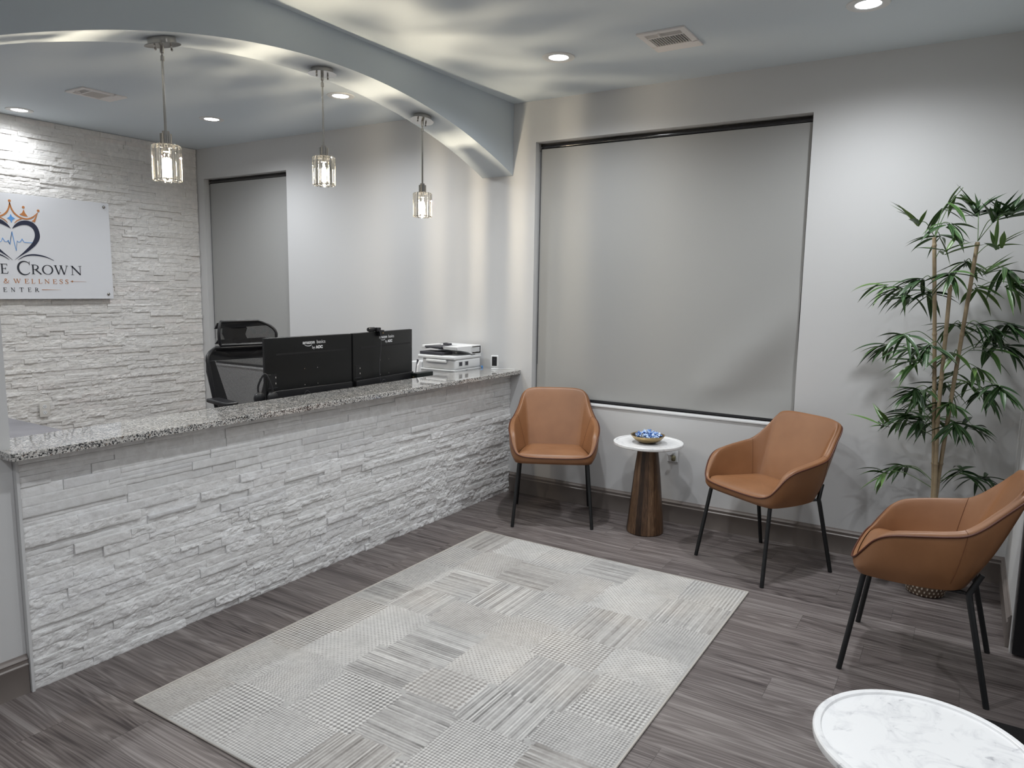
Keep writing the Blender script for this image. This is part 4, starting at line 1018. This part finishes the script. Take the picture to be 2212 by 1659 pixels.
# ------------------------------------------------------------------ outlets
ol = thing('wall_outlet', 'ivory duplex outlet on the stone wall above the desk', 'outlet', (XS+.029, -1.665, .49), 0)
MB().box(0, .008, -.044, .044, -.067, .067, .003).build('cover_plate', M_outlet, ol, 40)
for z in (-.027, .027):
    r_ = MB().lathe([(.0001, .008), (.018, .008), (.018, .010), (.0001, .0105)], 24, (0, 0, z), 'x').build('receptacle', M_whitepl, ol, 40)
    MB().box(.0100, .0108, -.009, -.006, z-.001, z+.009).box(.0100, .0108, .006, .009, z-.001, z+.009).box(.0100, .0108, -.002, .002, z-.011, z-.006).build('socket_slot', M_black, r_)
o2 = thing('plug_in_freshener', 'white outlet with a plug-in air freshener behind the small table', 'air freshener', (1.375, 0, .50))
MB().box(-.040, .040, -.007, 0, -.062, .062, .003).build('cover_plate', M_whitepl, o2, 40)
MB().lathe([(.0001, -.040), (.022, -.040), (.028, -.030), (.028, -.008), (.0001, -.007)], 28, (-.014, 0, .012), 'y').build('freshener_body', M_whitepl, o2, 50)
MB().lathe([(.0001, -.050), (.012, -.050), (.016, -.044), (.016, -.020), (.010, -.012), (.0001, -.012)], 20, (.012, -.022, 0)).build('oil_bottle', mat('yellowish oil', (.42, .38, .22), rough=.1, trans=.6), o2, 50)

# ------------------------------------------------------------------ bamboo
pl = thing('potted_bamboo', 'tall artificial bamboo plant in a woven pot in the corner behind the chair', 'potted plant', (3.0, -.388, 0))
PX, PY = 3.0, -.388
n, m_ = 96, 44; th_ = np.linspace(0, 2*PI, n+1)[:, None]*np.ones(m_)[None]; hz = np.linspace(0, .20, m_)[None]*np.ones(n+1)[:, None]
nb = 26; rowi = np.floor(hz/.020); ph = th_*nb+PI*(rowi % 2)
bead = np.clip(np.cos(ph), 0, 1)**1*np.clip(np.sin((hz/.020 % 1)*PI), 0, 1)
rad = .092+.010*np.sin(hz/.20*PI)-.006*np.exp(-hz/.008)+.0055*bead
grid_obj('woven_pot', rad*np.cos(th_), rad*np.sin(th_), hz+.001, M_pot, {'bead': bead}, pl)
MB().tube([(.092*math.cos(a*PI/24), .092*math.sin(a*PI/24), .200) for a in range(48)], .007, 8, True).build('pot_rim', M_pot, pl, 60)
MB().lathe([(.0001, .185), (.05, .184), (.088, .176), (.088, .01), (.0001, .008)], 32).build('moss', M_soil, pl, 60)
canes = [[(3.0, -.388, .15), (2.995, -.392, .56), (2.966, -.40, 1.0), (2.930, -.40, 1.48), (2.891, -.40, 1.955)],
         [(3.006, -.405, .15), (3.003, -.41, .56), (2.985, -.42, 1.0), (2.985, -.42, 1.35), (2.985, -.40, 1.703)],
         [(3.012, -.375, .15), (3.010, -.38, .556), (3.035, -.39, 1.05), (3.062, -.39, 1.50), (3.088, -.40, 1.927)]]
cane_pts = []
for c in canes:
    P = cr_open([(a-PX, b-PY, z) for a, b, z in c], 12); cane_pts += P; rr_ = []
    acc = 0
    for i, p in enumerate(P):
        if i: acc += (P[i]-P[i-1]).length
        rr_.append(.0112)
    # nodes: resample with swollen rings
    Q = []; R2 = []
    tot = acc; step = .006; d = 0; i = 0; seglen = 0
    cum = [0]
    for i in range(1, len(P)): cum.append(cum[-1]+(P[i]-P[i-1]).length)
    i = 0
    while d <= tot:
        while i < len(P)-2 and cum[i+1] < d: i += 1
        f = (d-cum[i])/max(1e-6, cum[i+1]-cum[i]); Q.append(P[i].lerp(P[i+1], f))
        u_ = (d % .235)/.235; k_ = math.exp(-((u_-.5)*.235/.004)**2); R2.append(.0108*(1-.10*d/tot)+.0034*k_)
        d += step
    MB().tube(Q, R2, 12).build('cane', M_cane, pl, 60)
clusters = [(2.807, -0.469, 2.027, 0), (2.933, -0.365, 2.127, 1), (2.957, -0.424, 2.021, 1), (2.999, -0.345, 2.209, 0), (3.074, -0.337, 2.088, 2), (3.152, -0.528, 2.033, 2), (3.228, -0.546, 2.061, 2), (2.911, -0.265, 1.966, 1), (2.956, -0.462, 1.869, 0), (3.185, -0.47, 1.889, 0), (2.611, -0.211, 1.71, 0), (2.74, -0.39, 1.683, 1), (2.792, -0.266, 1.639, 1), (2.848, -0.388, 1.727, 2), (2.883, -0.333, 1.666, 2), (2.986, -0.499, 1.761, 1), (3.041, -0.334, 1.826, 1), (3.139, -0.255, 1.768, 0), (3.226, -0.372, 1.788, 1), (3.104, -0.298, 1.694, 0), (3.263, -0.322, 1.714, 1), (2.791, -0.528, 1.439, 2), (2.675, -0.292, 1.362, 1), (2.807, -0.349, 1.359, 1), (2.858, -0.448, 1.298, 1), (2.914, -0.539, 1.389, 2), (3.014, -0.256, 1.492, 1), (3.136, -0.389, 1.501, 2), (3.206, -0.306, 1.457, 2), (3.285, -0.251, 1.503, 2), (3.193, -0.307, 1.366, 1), (3.275, -0.237, 1.391, 2), (3.029, -0.416, 1.339, 0), (3.053, -0.278, 1.23, 0), (3.143, -0.399, 1.272, 0), (3.104, -0.232, 1.178, 0), (3.203, -0.251, 1.138, 2), (3.253, -0.517, 1.196, 2), (2.86, -0.504, 1.143, 2), (2.909, -0.476, 1.137, 1), (2.986, -0.222, 1.154, 1), (2.706, -0.402, 0.926, 0), (2.779, -0.337, 0.965, 1), (2.845, -0.448, 1.013, 2), (2.895, -0.378, 0.97, 2), (3.03, -0.419, 1.074, 1), (3.064, -0.431, 0.971, 2), (3.134, -0.351, 0.955, 2), (2.886, -0.351, 1.069, 1), (2.968, -0.243, 0.959, 1), (2.707, -0.318, 0.642, 0), (2.817, -0.234, 0.669, 1), (3.13, -0.259, 0.693, 2), (3.234, -0.213, 0.655, 2)]
lr = random.Random(77)
def leaf(vs, fs, uvs, ids, base, d, ln, wd, droop, gid):
    """curved lance leaf: spine from base along d bending down"""
    d = d.normalized(); side = d.cross(Vector((0, 0, 1)))
    if side.length < .1: side = Vector((1, 0, 0))
    side.normalize(); K = 8; p = Vector(base); o = len(vs); cur = d.copy()
    tw = lr.uniform(-.5, .5)
    for i in range(K+1):
        t = i/K; wv = wd*(math.sin(PI*min(1, t*.86+.10))**.85)*(1-t**4)
        nrm = side.cross(cur).normalized(); s2 = (side*math.cos(tw)+nrm*math.sin(tw))
        s3 = nrm*(.22*wv)
        for q, lift in ((-1, 1), (0, 0), (1, 1)):
            v = p+s2*(q*wv/2)+s3*lift
            v.x = min(v.x, XR-.012-PX); v.y = min(v.y, -.012-PY); vs.append(v); uvs.append((.5+q*.5, t)); ids.append(gid)
        cur = (cur+Vector((0, 0, -droop/K))).normalized(); p = p+cur*(ln/K)
    for i in range(K):
        for q in (0, 1): a = o+i*3+q; fs.append((a, a+1, a+4, a+3))
top_z = 1.9
for ci, (x, y, z, kk) in enumerate(clusters):
    c = Vector((x-PX, y-PY, z))
    cand = [p for p in cane_pts if p.z < z-.02 and p.z > z-.28] or [min(cane_pts, key=lambda p: (p-c).length)]
    a = min(cand, key=lambda p: (p-c).length)
    vs, fs, uvs, ids = [], [], [], []
    out = c-a; outh = Vector((out.x, out.y, 0)); 
    if outh.length < .02: outh = Vector((lr.uniform(-1, 1), lr.uniform(-1, .2), 0))
    outh.normalize()
    st_pts = cr_open([a, a+(c-a)*.5+Vector((0, 0, .035)), c], 6)
    sp = MB().tube(st_pts, [.0020]*len(st_pts), 5)
    nl = lr.randint(9, 13) if kk else lr.randint(6, 8)
    upw = 1 if (kk == 2 and z > 1.95) or kk == 0 and lr.random() < .4 else 0
    for i in range(nl):
        an = math.atan2(outh.y, outh.x)+lr.uniform(-1.9, 1.9)
        el = lr.uniform(.1, 1.0) if upw else lr.uniform(-.75, .30)
        d = Vector((math.cos(an)*math.cos(el), math.sin(an)*math.cos(el)*.8, math.sin(el)))
        base = c+(a-c)*lr.uniform(0, .22)+Vector((lr.uniform(-.01, .01), lr.uniform(-.01, .01), lr.uniform(-.01, .01)))
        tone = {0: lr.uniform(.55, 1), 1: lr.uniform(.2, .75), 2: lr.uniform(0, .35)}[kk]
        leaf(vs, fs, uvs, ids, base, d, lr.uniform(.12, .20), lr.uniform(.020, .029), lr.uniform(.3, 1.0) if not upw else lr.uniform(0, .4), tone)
    ns = len(sp.v); me_v = sp.v+[tuple(v) for v in vs]; me_f = sp.f+[tuple(i+ns for i in f) for f in fs]
    me = bpy.data.meshes.new('leaf_spray'); me.from_pydata(me_v, [], me_f); me.update()
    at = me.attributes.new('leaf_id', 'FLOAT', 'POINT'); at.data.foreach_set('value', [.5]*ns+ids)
    ul = me.uv_layers.new(name='UVMap'); allv = [(.5, 0)]*ns+uvs
    ul.data.foreach_set('uv', [q for lp in me.loops for q in allv[lp.vertex_index]])
    me.materials.append(M_leaf); me.materials.append(M_stem)
    for i, p in enumerate(me.polygons): p.use_smooth = True; p.material_index = 1 if i < len(sp.f) else 0
    o = bpy.data.objects.new('leaf_spray', me); COL.objects.link(o); o.parent = pl
